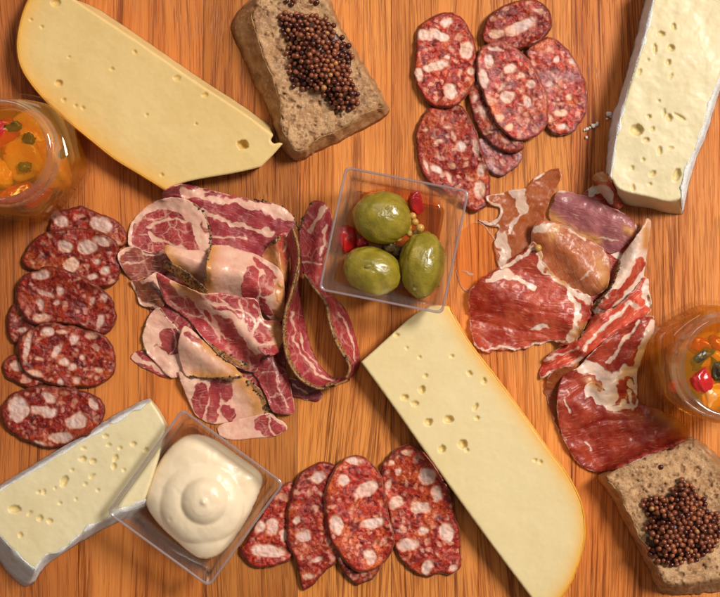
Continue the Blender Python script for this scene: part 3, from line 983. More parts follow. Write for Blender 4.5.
ST, SL, SB = 'salami slices heaped between the bread and the soft cheese', 'salami slices overlapping below the oil jar', 'salami slices fanned out beside the pale cheese'
salami('salami slice with a grey bloom, lowest of the heap by the ham', [(478, 142), (485, 138), (500, 148), (518, 151), (521, 159), (513, 170), (501, 175.5), (490, 172), (482, 160)], [], auto=3, tint=(0.95, 0.95, 1.05), pale=0.9, group=ST, th=2.6)
salami('pinkish salami slice at the edge of the heap, nearest the salt crumbs', [(527, 50), (540, 40), (552, 38), (565, 47), (577, 65), (585, 85), (587, 105), (582, 120), (572, 132), (558, 135), (547, 128), (540, 110), (530, 80)], [(575, 60, 5, 4), (561, 114, 6, 4), (569, 96, 4, 3), (556, 60, 4), (549, 84, 5, 3), (562, 128, 6, 3)], auto=9, tint=(1.15, 1.25, 1.35), pale=0.55, group=ST)
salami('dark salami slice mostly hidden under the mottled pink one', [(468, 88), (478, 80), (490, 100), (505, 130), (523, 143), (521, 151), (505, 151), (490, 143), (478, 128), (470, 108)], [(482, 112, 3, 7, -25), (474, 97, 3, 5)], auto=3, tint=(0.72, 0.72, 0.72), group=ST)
salami('salami slice tucked behind the olive dish corner', [(417, 150), (416, 130), (425, 112), (440, 105), (456, 104), (466, 112), (476, 132), (484, 155), (489, 172), (490, 190), (486, 205), (476, 212), (462, 206), (446, 194), (430, 182), (420, 168)], [(438, 170, 9, 4, 45), (427, 166, 9, 2.4, 68), (451, 178, 3, 6.5, -20), (461, 147, 6, 4.5, 40), (475, 148, 3.4, 8, -10), (482, 170, 5, 7, 20), (440, 141, 4, 2.6), (447, 126, 4, 2), (479, 190, 5, 9)], auto=6, tint=(0.92, 0.9, 0.9), group=ST)
salami('salami slice with seven white fat chunks, topmost by the bread', [(447, 12.5), (460, 17), (470, 32), (475, 47), (477, 67), (472, 87), (464, 99), (447, 107), (430, 103), (418, 88), (414, 70), (416, 50), (417.6, 32), (428, 20)], [(446, 22, 6.5, 5, -20), (424, 35, 8, 6.5), (439, 35, 10, 5, 20), (467, 51, 7.2, 10, 8), (436, 66, 12, 5, -6), (419, 74, 5, 6), (450, 91, 7, 8, -20), (471, 71, 4, 4), (446, 57, 3)], auto=5, tint=(1.12, 1.08, 1.0), group=ST)
salami('dark oval salami slice with one white streak, at the head of the heap', [(482, 37), (487, 20), (500, 8), (520, 1), (538, 1), (550, 13), (551, 27), (541, 40), (525, 48), (508, 49), (491, 46)], [(520, 27, 18, 6.5, -22), (497, 34, 7, 4), (538, 10, 5, 2.5, 30)], auto=2, th=4.5, tint=(0.80, 0.72, 0.72), group=ST)
salami('mottled pink salami slice lying over its neighbours in the heap', [(480, 50), (487, 44), (500, 42), (515, 48), (528, 60), (538, 75), (546, 92), (548, 110), (545, 126), (535, 136), (520, 140), (510, 137), (500, 128), (492, 115), (484, 97), (478, 80), (477, 65)], [(484, 78, 5.5, 10, -15), (507, 97, 8, 6.5), (489, 61, 5, 6), (496, 49, 7, 3), (527, 102, 4.5, 6), (510, 68, 6, 4), (500, 116, 5, 4), (502, 86, 6, 2.5, -40), (530, 84, 5, 4), (521, 76, 5, 3), (509, 127, 5, 4)], auto=8, tint=(1.2, 1.22, 1.22), pale=0.25, group=ST)

salami('salami slice peeping out behind the others next to the jar', [(51, 222), (57, 213), (70, 208), (85, 208), (98, 213), (112, 218), (122, 226), (127, 235), (126, 243), (118, 248), (100, 246), (70, 241), (50, 232)], [(62, 221, 6, 6), (101, 224, 12, 7, 8)], auto=4, tint=(0.70, 0.61, 0.59), group=SL)  # tints of this row darkened: dimmer light on this side put into the colour
salami('salami slice with a large orange tinged fat chunk, second below the jar', [(23, 258), (28, 247), (38, 237), (50, 231), (68, 229), (90, 230), (108, 235), (118, 246), (120, 258), (120, 275), (115, 283), (103, 287), (85, 283), (60, 276), (40, 272), (26, 268)], [(88, 247, 9, 8.5, -30), (102, 240, 10, 5, 15), (66, 245, 8, 5.5, 25), (71, 265, 7.5, 8, 50), (97, 261, 4, 3), (104, 271, 5, 4), (92, 277, 6, 3.4)], auto=5, tint=(0.70, 0.61, 0.58), group=SL)
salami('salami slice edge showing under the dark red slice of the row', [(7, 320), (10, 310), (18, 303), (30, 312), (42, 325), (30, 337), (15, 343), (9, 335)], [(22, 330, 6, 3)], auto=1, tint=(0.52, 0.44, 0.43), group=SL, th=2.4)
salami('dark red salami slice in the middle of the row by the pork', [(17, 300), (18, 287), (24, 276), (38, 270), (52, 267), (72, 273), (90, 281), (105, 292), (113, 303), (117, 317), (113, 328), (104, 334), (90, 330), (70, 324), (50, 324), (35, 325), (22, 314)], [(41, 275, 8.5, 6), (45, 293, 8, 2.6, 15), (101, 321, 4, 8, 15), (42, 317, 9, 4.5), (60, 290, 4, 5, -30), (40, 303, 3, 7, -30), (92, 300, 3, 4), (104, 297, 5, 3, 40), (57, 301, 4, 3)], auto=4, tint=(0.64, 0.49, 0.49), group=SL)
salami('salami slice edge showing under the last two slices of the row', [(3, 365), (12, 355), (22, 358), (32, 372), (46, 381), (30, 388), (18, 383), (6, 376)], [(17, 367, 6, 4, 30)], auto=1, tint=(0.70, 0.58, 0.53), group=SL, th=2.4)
salami('salami slice with many small white flecks, last but one towards the soft cheese', [(18, 350), (22, 335), (35, 328), (48, 323), (65, 325), (85, 330), (102, 335), (112, 345), (115, 360), (113, 375), (100, 385), (80, 388), (60, 386), (40, 380), (25, 372)], [(27, 347, 4, 13, 12), (57, 350, 3.6, 8, 30), (64, 361, 5, 4), (72, 366, 4.5, 3.6, 30), (48, 331, 6, 5), (35, 373, 8, 3.4, 22), (61, 381, 3.6, 4.4, -20), (91, 336, 5.5, 4), (75, 338, 4, 6), (62, 331, 6, 3), (82, 358, 3), (98, 370, 4, 3), (78, 380, 4, 3), (40, 358, 4, 2.6)], auto=6, tint=(0.74, 0.63, 0.59), group=SL)
salami('salami slice with four big white fat chunks, touching the soft cheese', [(1, 412), (6, 400), (15, 392), (32, 388), (50, 387), (75, 389), (95, 395), (104, 405), (103, 418), (95, 430), (80, 438), (62, 446), (45, 447), (28, 441), (12, 433), (4, 424)], [(18.5, 409, 10, 12.5, 10), (43.5, 411, 14, 6, 8), (77, 421, 11, 8, -15), (61, 437, 12.5, 6, 6), (49, 397, 8, 4, 40), (37, 444, 10, 3, 15), (94, 404, 4, 7, -20)], auto=3, tint=(0.70, 0.61, 0.59), group=SL)

salami('salami slice with a long white fat band, tucked beside the aioli dish', [(240, 551), (247, 540), (258, 520), (272, 497), (283, 485), (293, 482), (299, 495), (298, 520), (296, 545), (288, 560), (270, 566), (252, 565)], [(268, 551, 17, 7, 4), (273, 527, 6.5, 8), (260, 528, 5, 7, 30), (284, 535, 4, 6)], auto=3, tint=(1.05, 0.95, 0.92), group=SB)
salami('narrow dark salami slice second from the aioli dish', [(287, 530), (288, 510), (293, 490), (300, 475), (312, 465), (325, 462), (335, 468), (341, 490), (341, 520), (340, 545), (338, 560), (325, 572), (312, 585), (303, 589), (300, 578), (295, 560), (289, 545)], [(319, 477, 8, 5.5, -30), (304, 535, 8, 5.5), (296, 520, 3.6), (316, 560, 6, 3), (308, 577, 5, 3)], auto=6, tint=(0.85, 0.75, 0.76), group=SB)
salami('salami slice edge showing under the bright middle slice', [(340, 545), (352, 555), (365, 560), (380, 560), (378, 572), (368, 581), (357, 584), (347, 577), (340, 565)], [], auto=1, tint=(0.75, 0.7, 0.7), group=SB, th=2.4)
salami('salami slice speckled with small fat beside the pale cheese edge', [(380, 470), (388, 458), (398, 449), (410, 445), (420, 450), (432, 462), (443, 480), (452, 500), (456, 520), (460, 540), (460, 565), (452, 574), (440, 573), (428, 577), (415, 572), (402, 560), (394, 545), (390, 520), (384, 495)], [(408, 545, 11.5, 7.5, -6), (447, 533, 8, 11, -10), (428, 568, 5.5, 9, 25), (428, 477, 8, 9, 20), (421, 508, 10, 6, 10), (396, 502, 8, 6, -30), (423, 531, 5, 4), (437, 494, 5.5, 8, -10), (407, 452, 5, 3), (398, 472, 3.4, 4), (391, 462, 3), (388, 485, 3.5, 5), (454, 568, 5, 4)], auto=7, tint=(1.05, 1.0, 0.97), group=SB)
salami('bright salami slice with a white band across it, on top of the fan', [(325, 505), (327, 485), (335, 468), (345, 459), (358, 456), (370, 462), (380, 475), (385, 495), (388, 515), (394, 535), (392, 552), (380, 566), (365, 572), (352, 568), (340, 555), (330, 535)], [(367, 489, 12.5, 7, -28), (337, 524, 7, 10, -10), (372, 524, 12, 5.5, -12), (344, 480, 6.5, 6, 20), (353, 460, 9, 3.4, 10), (370, 556, 6, 8, -15), (392, 525, 3.5, 6)], auto=4, tint=(1.12, 1.02, 0.98), group=SB)


# ------------------------------------------------------------------ thin slices of cured pork and ham
slice_no = [0]


def fat_field(x, y, base, strokes, sd, warp=2.1):
    wx, wy = warp * fbm(x / 9, y / 9, sd + 1, 3), warp * fbm(x / 9, y / 9, sd + 2, 3)
    f = np.full(len(x), float(base))
    for kind, line, w in strokes:
        if w == 0:      # filled shape
            o = spline(line, 5)
            d, _ = dist_line(o, x + wx, y + wy, True)
            sdist = np.where(inside(o, x + wx, y + wy), d, -d)
        else:
            o = spline(line, 5, False) if len(line) > 2 else np.asarray(line, float)
            d, _ = dist_line(o, x + wx, y + wy)
            sdist = w / 2 * (1 + 0.45 * fbm(x / 11, y / 11, sd + 3, 2)) - d
        v = np.clip(0.5 + sdist * (0.26 if w != 0 else 0.34), 0, 1)
        f = np.maximum(f, v) if kind == 'fat' else np.minimum(f, 1 - v)
    return f


def grains(root, spots, seed, size=0.55):
    """cracked pepper stuck on a crust: tiny, joined into one part"""
    r_ = np.random.default_rng(seed)
    base = np.array([(0, 0, 1), (0.94, 0, 0.2), (0.3, 0.9, 0.2), (-0.8, 0.55, 0.2), (-0.8, -0.55, 0.2), (0.3, -0.9, 0.2), (0, 0, -0.8)])
    tri = [(0, 1, 2), (0, 2, 3), (0, 3, 4), (0, 4, 5), (0, 5, 1), (6, 2, 1), (6, 3, 2), (6, 4, 3), (6, 5, 4), (6, 1, 5)]
    V, F = [], []
    for (x, y, z) in spots:
        k = size * r_.uniform(0.35, 1.25) * 0.001
        a = r_.uniform(0, 6.28)
        R = np.array([[math.cos(a), -math.sin(a), 0], [math.sin(a), math.cos(a), 0], [0, 0, 1]])
        b = (base * r_.uniform(0.6, 1.2, (7, 1))) @ R.T * k + W(x, y, z)
        F += [tuple(i + 7 * len(V) for i in t) for t in tri]
        V.append(b)
    o = mesh_obj('cracked_pepper', np.concatenate(V), F, M['grain'], root, flat=True)
    o['kind'] = 'stuff'
    return o


def meat(name, label, cat, mat, pts_, base=0.0, strokes=(), th=1.0, sigma=4.0, iters=5, ridges=(), crust=(), dry=(), thin=0.0, vein=0.6, flow=0.0, tint=(1, 1, 1), wob=0.6, wobs=22.0, curl=0.0, spacing=1.2, group=None, pep=0.0, lift=0.0, ragged=0.5, fold=0.0, sharp=(), lit_edge=0.75):
    slice_no[0] += 1
    sd = 100 + slice_no[0] * 4
    o = resample(spline(pts_, 8, True, sharp), step=spacing)
    nn = normals_out(o)
    o = o + nn * (ragged * fbm(np.arange(len(o)) * 0.22, np.zeros(len(o)), sd, 4))[:, None]
    pts, f, n, d = fill(o, spacing)
    x, y = pts[:, 0], pts[:, 1]
    z = drape(o, sigma, iters, 0.25)(x, y) + lift
    for line, h, wl, wr in ridges:
        q, s = dist_line(spline(line, 5, False) if len(line) > 2 else line, x, y)
        w = np.where(s < 0, wl, wr)
        z = z + 1.35 * h * np.exp(-(q / w) ** 2)
    a = math.radians(flow)
    al, ac = x * math.cos(a) + y * math.sin(a), -x * math.sin(a) + y * math.cos(a)
    ac = ac + 5 * fbm(x / 40, y / 40, sd + 5, 2)
    z = z + wob * (fbm(x / wobs, y / wobs, sd + 6, 3) + 0.6) + 0.12 * fbm(x / 4, y / 4, sd + 7, 2)
    if fold:
        z = z + fold * np.abs(vnoise(al / 55, ac / 12, sd + 8)) * smooth(0, 5, d + 3)
    if curl:
        z = z + curl * np.exp(-d / 4.0) * (0.5 + 0.5 * fbm(x / 14, y / 14, sd + 9, 2) + 0.5 * fbm(x / 5, y / 5, sd + 10, 2))
    z = np.maximum(z, 0.45 + 0.1 * fbm(x / 9, y / 9, sd, 2))
    fat = fat_field(x, y, base, strokes, sd)
    fat = np.maximum(fat, lit_edge * np.exp(-(d / 1.3) ** 2) * smooth(-0.5, 0.5, fbm(x / 12, y / 12, sd + 11, 2)))  # rim-lit slice edges, painted in as a broken line of fat colour
    cr = np.zeros(len(x))
    spots = []
    r_ = np.random.default_rng(sd)
    for line, w in crust:
        ln = spline(line, 6, False) if len(line) > 2 else np.asarray(line, float)
        q, _ = dist_line(ln, x, y)
        cr = np.maximum(cr, np.clip(1.15 - q / w, 0, 1))
    dr = np.zeros(len(x))
    for line, w in dry:
        q, _ = dist_line(spline(line, 6, False) if len(line) > 2 else np.asarray(line, float), x, y)
        dr = np.maximum(dr, np.exp(-(q / w) ** 2))
    k = len(pts)
    if np.isscalar(thin):
        tn = np.full(k, float(thin)) + (0.30 * np.exp(-d / 3.5) if mat is not cp and thin < 0.3 else 0.0)
    else:
        tn = thin(x, y, d)
    c = o.mean(0)
    under = np.maximum(z - th * smooth(-1, 3, d) - 0.12, 0.06)
    root = thing(name, label, cat, tuple(W(c[0], c[1], float(np.median(z)))), group)
    v, fs = shell(pts, f, z, under)
    at = {'fat': fat, 'crust': cr, 'dry': dr, 'thin': tn, 'vein': np.full(k, float(vein)), 'along': al, 'across': ac}
    at = {q: np.r_[w, w] for q, w in at.items()}
    mesh_obj('slice', v, fs, mat, root, at, tint=tint)
    if pep and len(crust):
        idx = np.where(cr > 0.35)[0]
        m = min(len(idx), int(pep * 0.6))
        idx = idx[vnoise(x[idx] / 5, y[idx] / 5, sd) > -0.1]
        for i in r_.choice(idx, min(m, len(idx)), replace=False):
            spots.append((x[i] + r_.normal(0, 0.5), y[i] + r_.normal(0, 0.5), z[i] + 0.15))
        grains(root, spots, sd)
    hm_splat(x, y, z)
    return root


def ribbon(name, label, cat, mat, A, B, zA, zB, strokes=(), base=0.0, belly=0.0, rows=26, th=1.1, crust_w=2.2, vein=0.6, tint=(1, 1, 1), group=None, pep=60, dry_edge=False, flow=0.0):
    slice_no[0] += 1
    sd = 100 + slice_no[0] * 4
    n = int(np.linalg.norm(np.diff(np.array(A, float), axis=0), axis=1).sum() / 1.3)
    a, b = resample(spline(A, 10, False), n=n, closed=False), resample(spline(B, 10, False), n=n, closed=False)
    s = np.linspace(0, 1, n)
    za = np.interp(s, np.linspace(0, 1, len(zA)), zA) + 0.5 * fbm(s * 14, s * 0, sd, 2)
    zb = np.interp(s, np.linspace(0, 1, len(zB)), zB)
    t = np.linspace(0, 1, rows)[:, None]
    P = a[None] * (1 - t[..., None]) + b[None] * t[..., None]
    Z = za[None] * (1 - t) + zb[None] * t + belly * np.sin(t * math.pi)
    P = P + (0.6 * np.stack([fbm(P[..., 0] / 9, P[..., 1] / 9, sd + 3, 2), fbm(P[..., 0] / 9, P[..., 1] / 9, sd + 4, 2)], -1)) * (np.sin(t * math.pi))[..., None]
    G = W(P[..., 0], P[..., 1], Z)
    du, dv = np.gradient(G, axis=1), np.gradient(G, axis=0)
    N = np.cross(du, dv)
    N /= np.linalg.norm(N, axis=2)[..., None] + 1e-12
    N[N[..., 2] < 0] *= -1
    G2 = G - N * th * 0.001
    x, y = P[..., 0].ravel(), P[..., 1].ravel()
    V = np.concatenate([G.reshape(-1, 3), G2.reshape(-1, 3)])
    k = rows * n
    f = []
    for r in range(rows - 1):
        for i in range(n - 1):
            q = [r * n + i, r * n + i + 1, (r + 1) * n + i + 1, (r + 1) * n + i]
            f.append(q)
            f.append([j + k for j in q[::-1]])
    loop = [i for i in range(n)] + [r * n + n - 1 for r in range(1, rows)] + [(rows - 1) * n + i for i in range(n - 2, -1, -1)] + [r * n for r in range(rows - 2, 0, -1)]
    for i in range(len(loop)):
        p, q = loop[i], loop[(i + 1) % len(loop)]
        f.append([q, p, p + k, q + k])
    fat = fat_field(x, y, base, strokes, sd)
    row_px = np.abs(t * np.linalg.norm(G[0] - G[-1], axis=1)[None] / S)
    cr = np.clip(1.2 - row_px / crust_w, 0, 1).ravel() if crust_w else np.zeros(k)
    fl = math.radians(flow)
    at = {'fat': fat, 'crust': cr, 'dry': np.zeros(k), 'thin': np.zeros(k), 'vein': np.full(k, vein), 'along': (s[None] * n * 1.3 + t * 0).ravel(), 'across': row_px.ravel()}
    at = {q: np.r_[w, w] for q, w in at.items()}
    if crust_w:
        at['crust'] = np.r_[cr, np.clip(cr * 1.3, 0, 1)]
    c = b.mean(0)
    root = thing(name, label, cat, tuple(W(c[0], c[1], float(zb.min()))), group)
    mesh_obj('slice', V, f, mat, root, at, tint=tint)
    if pep:
        r_ = np.random.default_rng(sd)
        spots = []
        for _ in range(pep // 2):
            i, j = r_.integers(0, n), int(r_.integers(0, 4))
            if vnoise(P[j, i, 0] / 5, P[j, i, 1] / 5, sd) < -0.1:
                continue
            spots.append((P[j, i, 0] + r_.normal(0, 0.6), P[j, i, 1] + r_.normal(0, 0.6), Z[j, i] + 0.2))
        grains(root, spots, sd)
    hm_splat(x, y, Z.ravel())
    return root


CG, HG = 'folded slices of peppered cured pork', 'folded slices of dry cured ham'
cp = M['coppa']


def coppa(label, pts_, **k):
    return meat('cured_pork_slice', label, 'cured pork', cp, pts_, group=CG, **k)


coppa('sliver of cured pork showing under the pale fold on the side of the salami', pts_=[(131, 359), (138, 351), (152, 356), (170, 366), (172, 376), (163, 377), (146, 369)], base=0.2, strokes=[('fat', [(134, 357), (150, 363), (166, 374)], 5)], tint=(0.95, 0.9, 0.9))
coppa('cured pork slice mostly buried under the middle of the pile', pts_=[(172, 246), (215, 240), (262, 246), (284, 262), (287, 330), (284, 372), (268, 402), (232, 408), (196, 384), (168, 350), (152, 318), (150, 285)], base=0.15, strokes=[('fat', [(165, 290), (200, 320), (250, 360)], 8), ('fat', [(230, 250), (260, 300), (275, 350)], 6), ('fat', [(160, 320), (190, 350), (220, 390)], 6)], vein=0.8, tint=(0.85, 0.78, 0.8), wob=0.6)
coppa('striped cured pork slice nearest the golden cheese', pts_=[(162, 197), (168, 188), (184, 184), (198, 187), (212, 190), (232, 195), (250, 199), (272, 202), (285, 208), (295, 218), (297, 230), (290, 242), (270, 254), (245, 262), (215, 257), (195, 245), (180, 225), (172, 205)], base=0.0, flow=16,
      strokes=[('fat', [(186, 193), (200, 194), (222, 199), (244, 204), (266, 210), (292, 217)], 11), ('fat', [(262, 208), (280, 212), (292, 219)], 12), ('lean', [(208, 194), (225, 196), (248, 199)], 3.5), ('lean', [(198, 202), (214, 207), (238, 215), (262, 223), (296, 224)], 8), ('fat', [(202, 212), (222, 219), (248, 227), (274, 234)], 5), ('fat', [(206, 234), (222, 236), (246, 240)], 2.6), ('fat', [(205, 246), (225, 248), (240, 254)], 4)],
      crust=[([(250, 199), (272, 202), (285, 207), (295, 217), (297, 229)], 2.0)], pep=40, vein=0.35, wob=0.8, tint=(0.86, 0.70, 0.82), ridges=[([(200, 200), (296, 222)], 2.0, 14, 26)])
coppa('round cured pork slice with red eye and broad fat rim', pts_=[(128, 240), (131, 224), (142, 210), (159, 200), (177, 197.5), (194, 203), (204, 212), (210.5, 230), (211, 249), (205, 263), (180, 264), (150, 259), (132, 248)], base=1.0,
      strokes=[('lean', [(133, 238), (138, 222), (150, 213), (163, 212), (178, 212), (188, 222), (195, 235), (199, 250), (180, 262), (150, 256), (138, 247)], 0), ('fat', [(147, 226), (158, 224), (170, 219), (186, 220)], 3), ('fat', [(150, 232), (157, 240), (170, 243), (186, 249)], 4), ('lean', [(203, 224), (207, 232)], 5)],
      crust=[([(194, 203), (204, 212), (210, 229), (211, 246)], 2.2)], pep=25, vein=1.0, tint=(0.92, 0.78, 0.72), wob=0.7, curl=0.4)
coppa('small brownish cured pork slice touching the salami row', pts_=[(118, 255), (124, 248), (135, 246), (148, 252), (160, 251), (167, 256), (170, 268), (158, 277), (145, 278), (133, 281), (121, 267)], base=0.0, strokes=[('fat', [(119, 258), (124, 249), (135, 247), (148, 253), (165, 253)], 2.4), ('fat', [(120, 262), (135, 262), (150, 258)], 1.4)], vein=0.55, tint=(0.75, 1.25, 0.75), curl=0.8)
coppa('dark brown curled scrap of cured pork with a pale edge', pts_=[(131, 281), (143, 280), (157, 272), (161, 285), (165, 302), (160, 309), (148.5, 308), (140, 304), (137, 295)], base=0.0, strokes=[('fat', [(132, 282), (138, 296), (142, 305), (155, 307)], 3), ('fat', [(144, 281), (156, 275), (159, 288)], 6)], vein=0.2, tint=(0.52, 1.1, 0.45), curl=1.2, ridges=[([(148, 282), (160, 300)], 2.0, 8, 8)])
coppa('pale cured pork slice with a small red eye, facing the salami row', pts_=[(160, 308), (168, 318), (180, 330), (188, 340), (191, 372), (180, 376), (170, 377), (158, 365), (146, 352), (142, 338), (146, 322), (152, 312)], base=1.0, strokes=[('lean', [(161, 335), (170, 327), (181, 337), (182, 348), (172, 357), (164, 350), (163, 342)], 0), ('fat', [(170, 328), (174, 342), (171, 356)], 1.6), ('lean', [(157, 345), (166, 352)], 2)], crust=[([(146, 322), (142, 338), (146, 352)], 1.3), ([(161, 309), (172, 320), (186, 336)], 2)], pep=20, vein=0.2, tint=(0.80, 0.80, 0.74), wob=0.9, curl=0.5)
coppa('cured pork slice next to the aioli dish with dark red muscle strips', pts_=[(178, 372), (190, 377), (215, 377), (240, 376), (251, 381), (264, 394), (269, 407), (270, 417), (240, 420), (214, 424), (197, 416), (188, 400)], base=1.0,
      strokes=[('lean', [(194, 386), (203, 383), (208, 395), (206, 412), (203, 420), (195, 412), (192, 398)], 0), ('lean', [(209, 381), (219, 380), (220, 398), (217, 421), (209, 421), (209, 400)], 0), ('lean', [(221, 381), (229, 382), (231, 394), (228, 401), (221, 398)], 0), ('lean', [(222, 404), (230, 406), (236, 416), (228, 419), (221, 412)], 0)],
      crust=[([(251, 382), (262, 395), (267, 412)], 5)], pep=55, vein=0.7, dry=[([(241, 378), (254, 396), (258, 418)], 9)], tint=(0.95, 0.85, 0.85), wob=0.7, ridges=[([(188, 380), (260, 384)], 2.2, 10, 22)])
coppa('lowest cured pork slice, with a purple end, next to bare wood', pts_=[(217, 428), (225, 423), (245, 418), (268, 413), (277, 418), (287, 425), (284, 432), (270, 437), (250, 438.5), (232, 440), (221, 436)], base=1.0, strokes=[('lean', [(253, 421), (268, 415), (277, 420), (286, 426), (276, 435), (262, 434)], 0), ('fat', [(270, 416), (271, 428), (276, 435)], 2.2)], vein=0.5, tint=(0.92, 0.82, 0.8), wob=0.5, lift=0.1)
coppa('dark scrap of cured pork under the standing ring', pts_=[(286, 380), (297, 379), (310, 387), (322, 393), (318, 401), (302, 399), (290, 394)], base=0.0, strokes=[('fat', [(292, 384), (308, 393)], 2)], vein=0.3, tint=(0.55, 0.5, 0.5), curl=0.4)  # shade below the ring put into the dark tint
coppa('purple veined cured pork slice hanging towards the bare wood', pts_=[(248, 350), (264, 349), (276, 357), (287, 374), (292, 394), (295, 411), (289, 415), (272, 411), (266, 396), (256, 378), (248, 365)], base=0.0, strokes=[('fat', [(272, 356), (276, 374), (281, 392), (289, 408)], 2.2), ('fat', [(276, 374), (264, 372)], 1.6), ('fat', [(281, 393), (272, 398)], 1.6), ('fat', [(292, 398), (283, 402)], 1.3)], vein=0.5, tint=(0.85, 0.72, 0.80), wob=0.7, ridges=[([(262, 352), (276, 376), (286, 412)], 2.5, 10, 12)])
coppa('tan fat fold of cured pork beside the slice with dark muscle strips', pts_=[(183, 327), (192, 330), (205, 342), (220, 355), (236, 368), (242, 377), (225, 379), (205, 378), (188, 377), (181, 365), (178, 348)], base=1.0, strokes=[('lean', [(186, 331), (192, 336), (202, 345)], 5)], dry=[([(196, 376), (220, 377), (240, 375)], 8), ([(205, 345), (236, 370)], 6)], crust=[([(188, 377), (210, 378.5), (241, 377)], 1.8)], pep=35, vein=0.1, tint=(0.95, 0.93, 0.80), ridges=[([(184, 340), (208, 358), (232, 374)], 6.0, 20, 15)], wob=0.3)
coppa('orange red twisted strip of cured pork behind the pink fat roll', pts_=[(262, 258), (268, 246), (277, 237), (288, 232), (294, 237), (291, 252), (288, 265), (287, 284), (280, 284), (272, 270)], base=0.0, strokes=[('fat', [(272, 242), (276, 256), (284, 275)], 3.5), ('fat', [(286, 235), (284, 250)], 3)], dry=[([(270, 250), (282, 278)], 8)], crust=[([(270, 244), (280, 238)], 3)], pep=30, vein=0.4, tint=(1.15, 0.95, 0.7), ridges=[([(276, 240), (282, 280)], 4, 7, 7)], curl=1.0)
coppa('pinkish white fat roll of cured pork under the round red eyed slice', pts_=[(164, 246), (185, 249), (203, 251), (209, 256), (210, 291), (200, 284), (185, 274), (172, 264)], base=1.0, dry=[([(165, 248), (175, 264), (190, 277)], 7)], vein=0.0, tint=(1.1, 1.08, 1.0), ridges=[([(168, 252), (190, 260), (208, 268)], 6.5, 13, 17)], wob=0.2, crust=[([(172, 266), (186, 277), (200, 287)], 2.5)], pep=40)
coppa('large pink fat roll of cured pork with purple muscle islands', pts_=[(205, 292), (206, 266), (210, 247), (222, 245), (236, 249), (251, 253), (270, 262), (283, 275), (285, 300), (282, 321), (272, 321), (262, 312), (250, 301), (235, 298), (220, 296)], base=1.0,
      strokes=[('lean', [(246, 270), (252, 266), (258, 272), (259, 288), (256, 299), (247, 297), (242, 290)], 0), ('lean', [(262, 276), (272, 278), (275, 287), (270, 297), (262, 296), (261, 286)], 0), ('lean', [(260, 298), (267, 302), (272, 313), (268, 318), (262, 310)], 0), ('lean', [(252, 258), (262, 262), (275, 275), (272, 279), (258, 268)], 0), ('lean', [(276, 285), (281, 290), (281, 302), (277, 300)], 0), ('lean', [(273, 308), (280, 312), (278, 320), (273, 316)], 0)],
      dry=[([(208, 290), (208, 268), (212, 250)], 8), ([(280, 285), (281, 318)], 6)], crust=[([(211, 247), (206, 262), (206, 278)], 1.6)], pep=25, vein=0.9, tint=(1.08, 1.0, 0.98), ridges=[([(206, 268), (240, 274), (276, 298)], 7.0, 16, 20)], wob=0.3)
ribbon('cured_pork_slice', 'peppery crust strip of cured pork below the pinkish white fat roll', 'cured pork', cp, [(165, 261), (178, 267), (192, 277), (207, 290)], [(162, 267), (174, 275), (188, 286), (203, 297)], [9, 10.5, 11, 10], [6, 7, 7, 7], base=0.2, crust_w=30, pep=170, group=CG, tint=(0.8, 0.7, 0.7))
coppa('folded cured pork slice in the middle, dark on one face and pink on the other', pts_=[(157, 273), (174, 281), (201, 293), (220, 293), (242, 297), (257, 300), (264, 319), (280, 322), (283, 340), (275, 355), (262, 356), (256, 372), (240, 368), (222, 358), (208, 344), (190, 322), (172, 308), (165, 302), (160, 288)], base=0.0,
      strokes=[('fat', [(174, 283), (190, 296), (215, 310), (232, 318), (246, 336), (258, 352)], 8), ('fat', [(170, 300), (186, 314), (204, 318)], 2), ('fat', [(176, 286), (184, 300), (188, 312)], 2), ('fat', [(196, 302), (204, 314), (214, 326), (222, 344)], 2.6), ('fat', [(214, 312), (218, 330), (232, 342)], 2.4), ('fat', [(222, 298), (232, 308), (246, 312), (256, 322)], 3), ('fat', [(240, 300), (244, 314), (240, 326)], 2.6), ('fat', [(258, 322), (252, 336), (262, 346), (278, 340)], 4), ('fat', [(205, 297), (215, 303), (228, 304)], 4), ('fat', [(256, 304), (260, 318), (270, 326)], 3)],
      dry=[([(176, 284), (196, 296)], 5), ([(274, 326), (280, 342)], 5)], crust=[([(212, 348), (228, 358), (246, 366)], 5)], pep=40, vein=0.9, tint=(1.0, 0.86, 0.88), ridges=[([(157, 273), (180, 287), (204, 300), (228, 314), (246, 334), (266, 352)], 7.0, 26, 13)], wob=0.4)
coppa('upright cured pork slice with a white streak, beside the olive dish', pts_=[(313, 201), (322, 202), (328.6, 208), (332, 218), (331, 232), (327, 247), (323, 265), (320, 289), (312, 282), (304, 274), (301, 262), (299, 240), (301, 226), (305, 214)], base=0.0, flow=75, strokes=[('fat', [(323, 206), (321, 215), (314, 224), (311, 232)], 5), ('fat', [(327, 226), (323, 240), (321, 255)], 2.6), ('fat', [(302, 262), (322, 264)], 1.6)], crust=[([(312, 201), (304, 214), (300, 228)], 2.2)], pep=25, vein=0.55, tint=(0.98, 0.80, 0.84), ridges=[([(322, 206), (316, 284)], 2.5, 9, 8)])
ribbon('cured_pork_slice', 'cured pork slice standing on edge, golden crust up, beside the pink roll', 'cured pork', cp, [(292, 228), (297, 245), (298, 262), (296, 280), (291, 297), (286, 314)], [(286, 238), (289, 252), (291, 266), (289, 282), (285, 297), (281, 312)], [11, 13, 13, 13, 12, 10], [4, 3, 3, 4, 4, 4], base=0.3, crust_w=5, pep=60, group=CG, tint=(1.0, 0.85, 0.75))
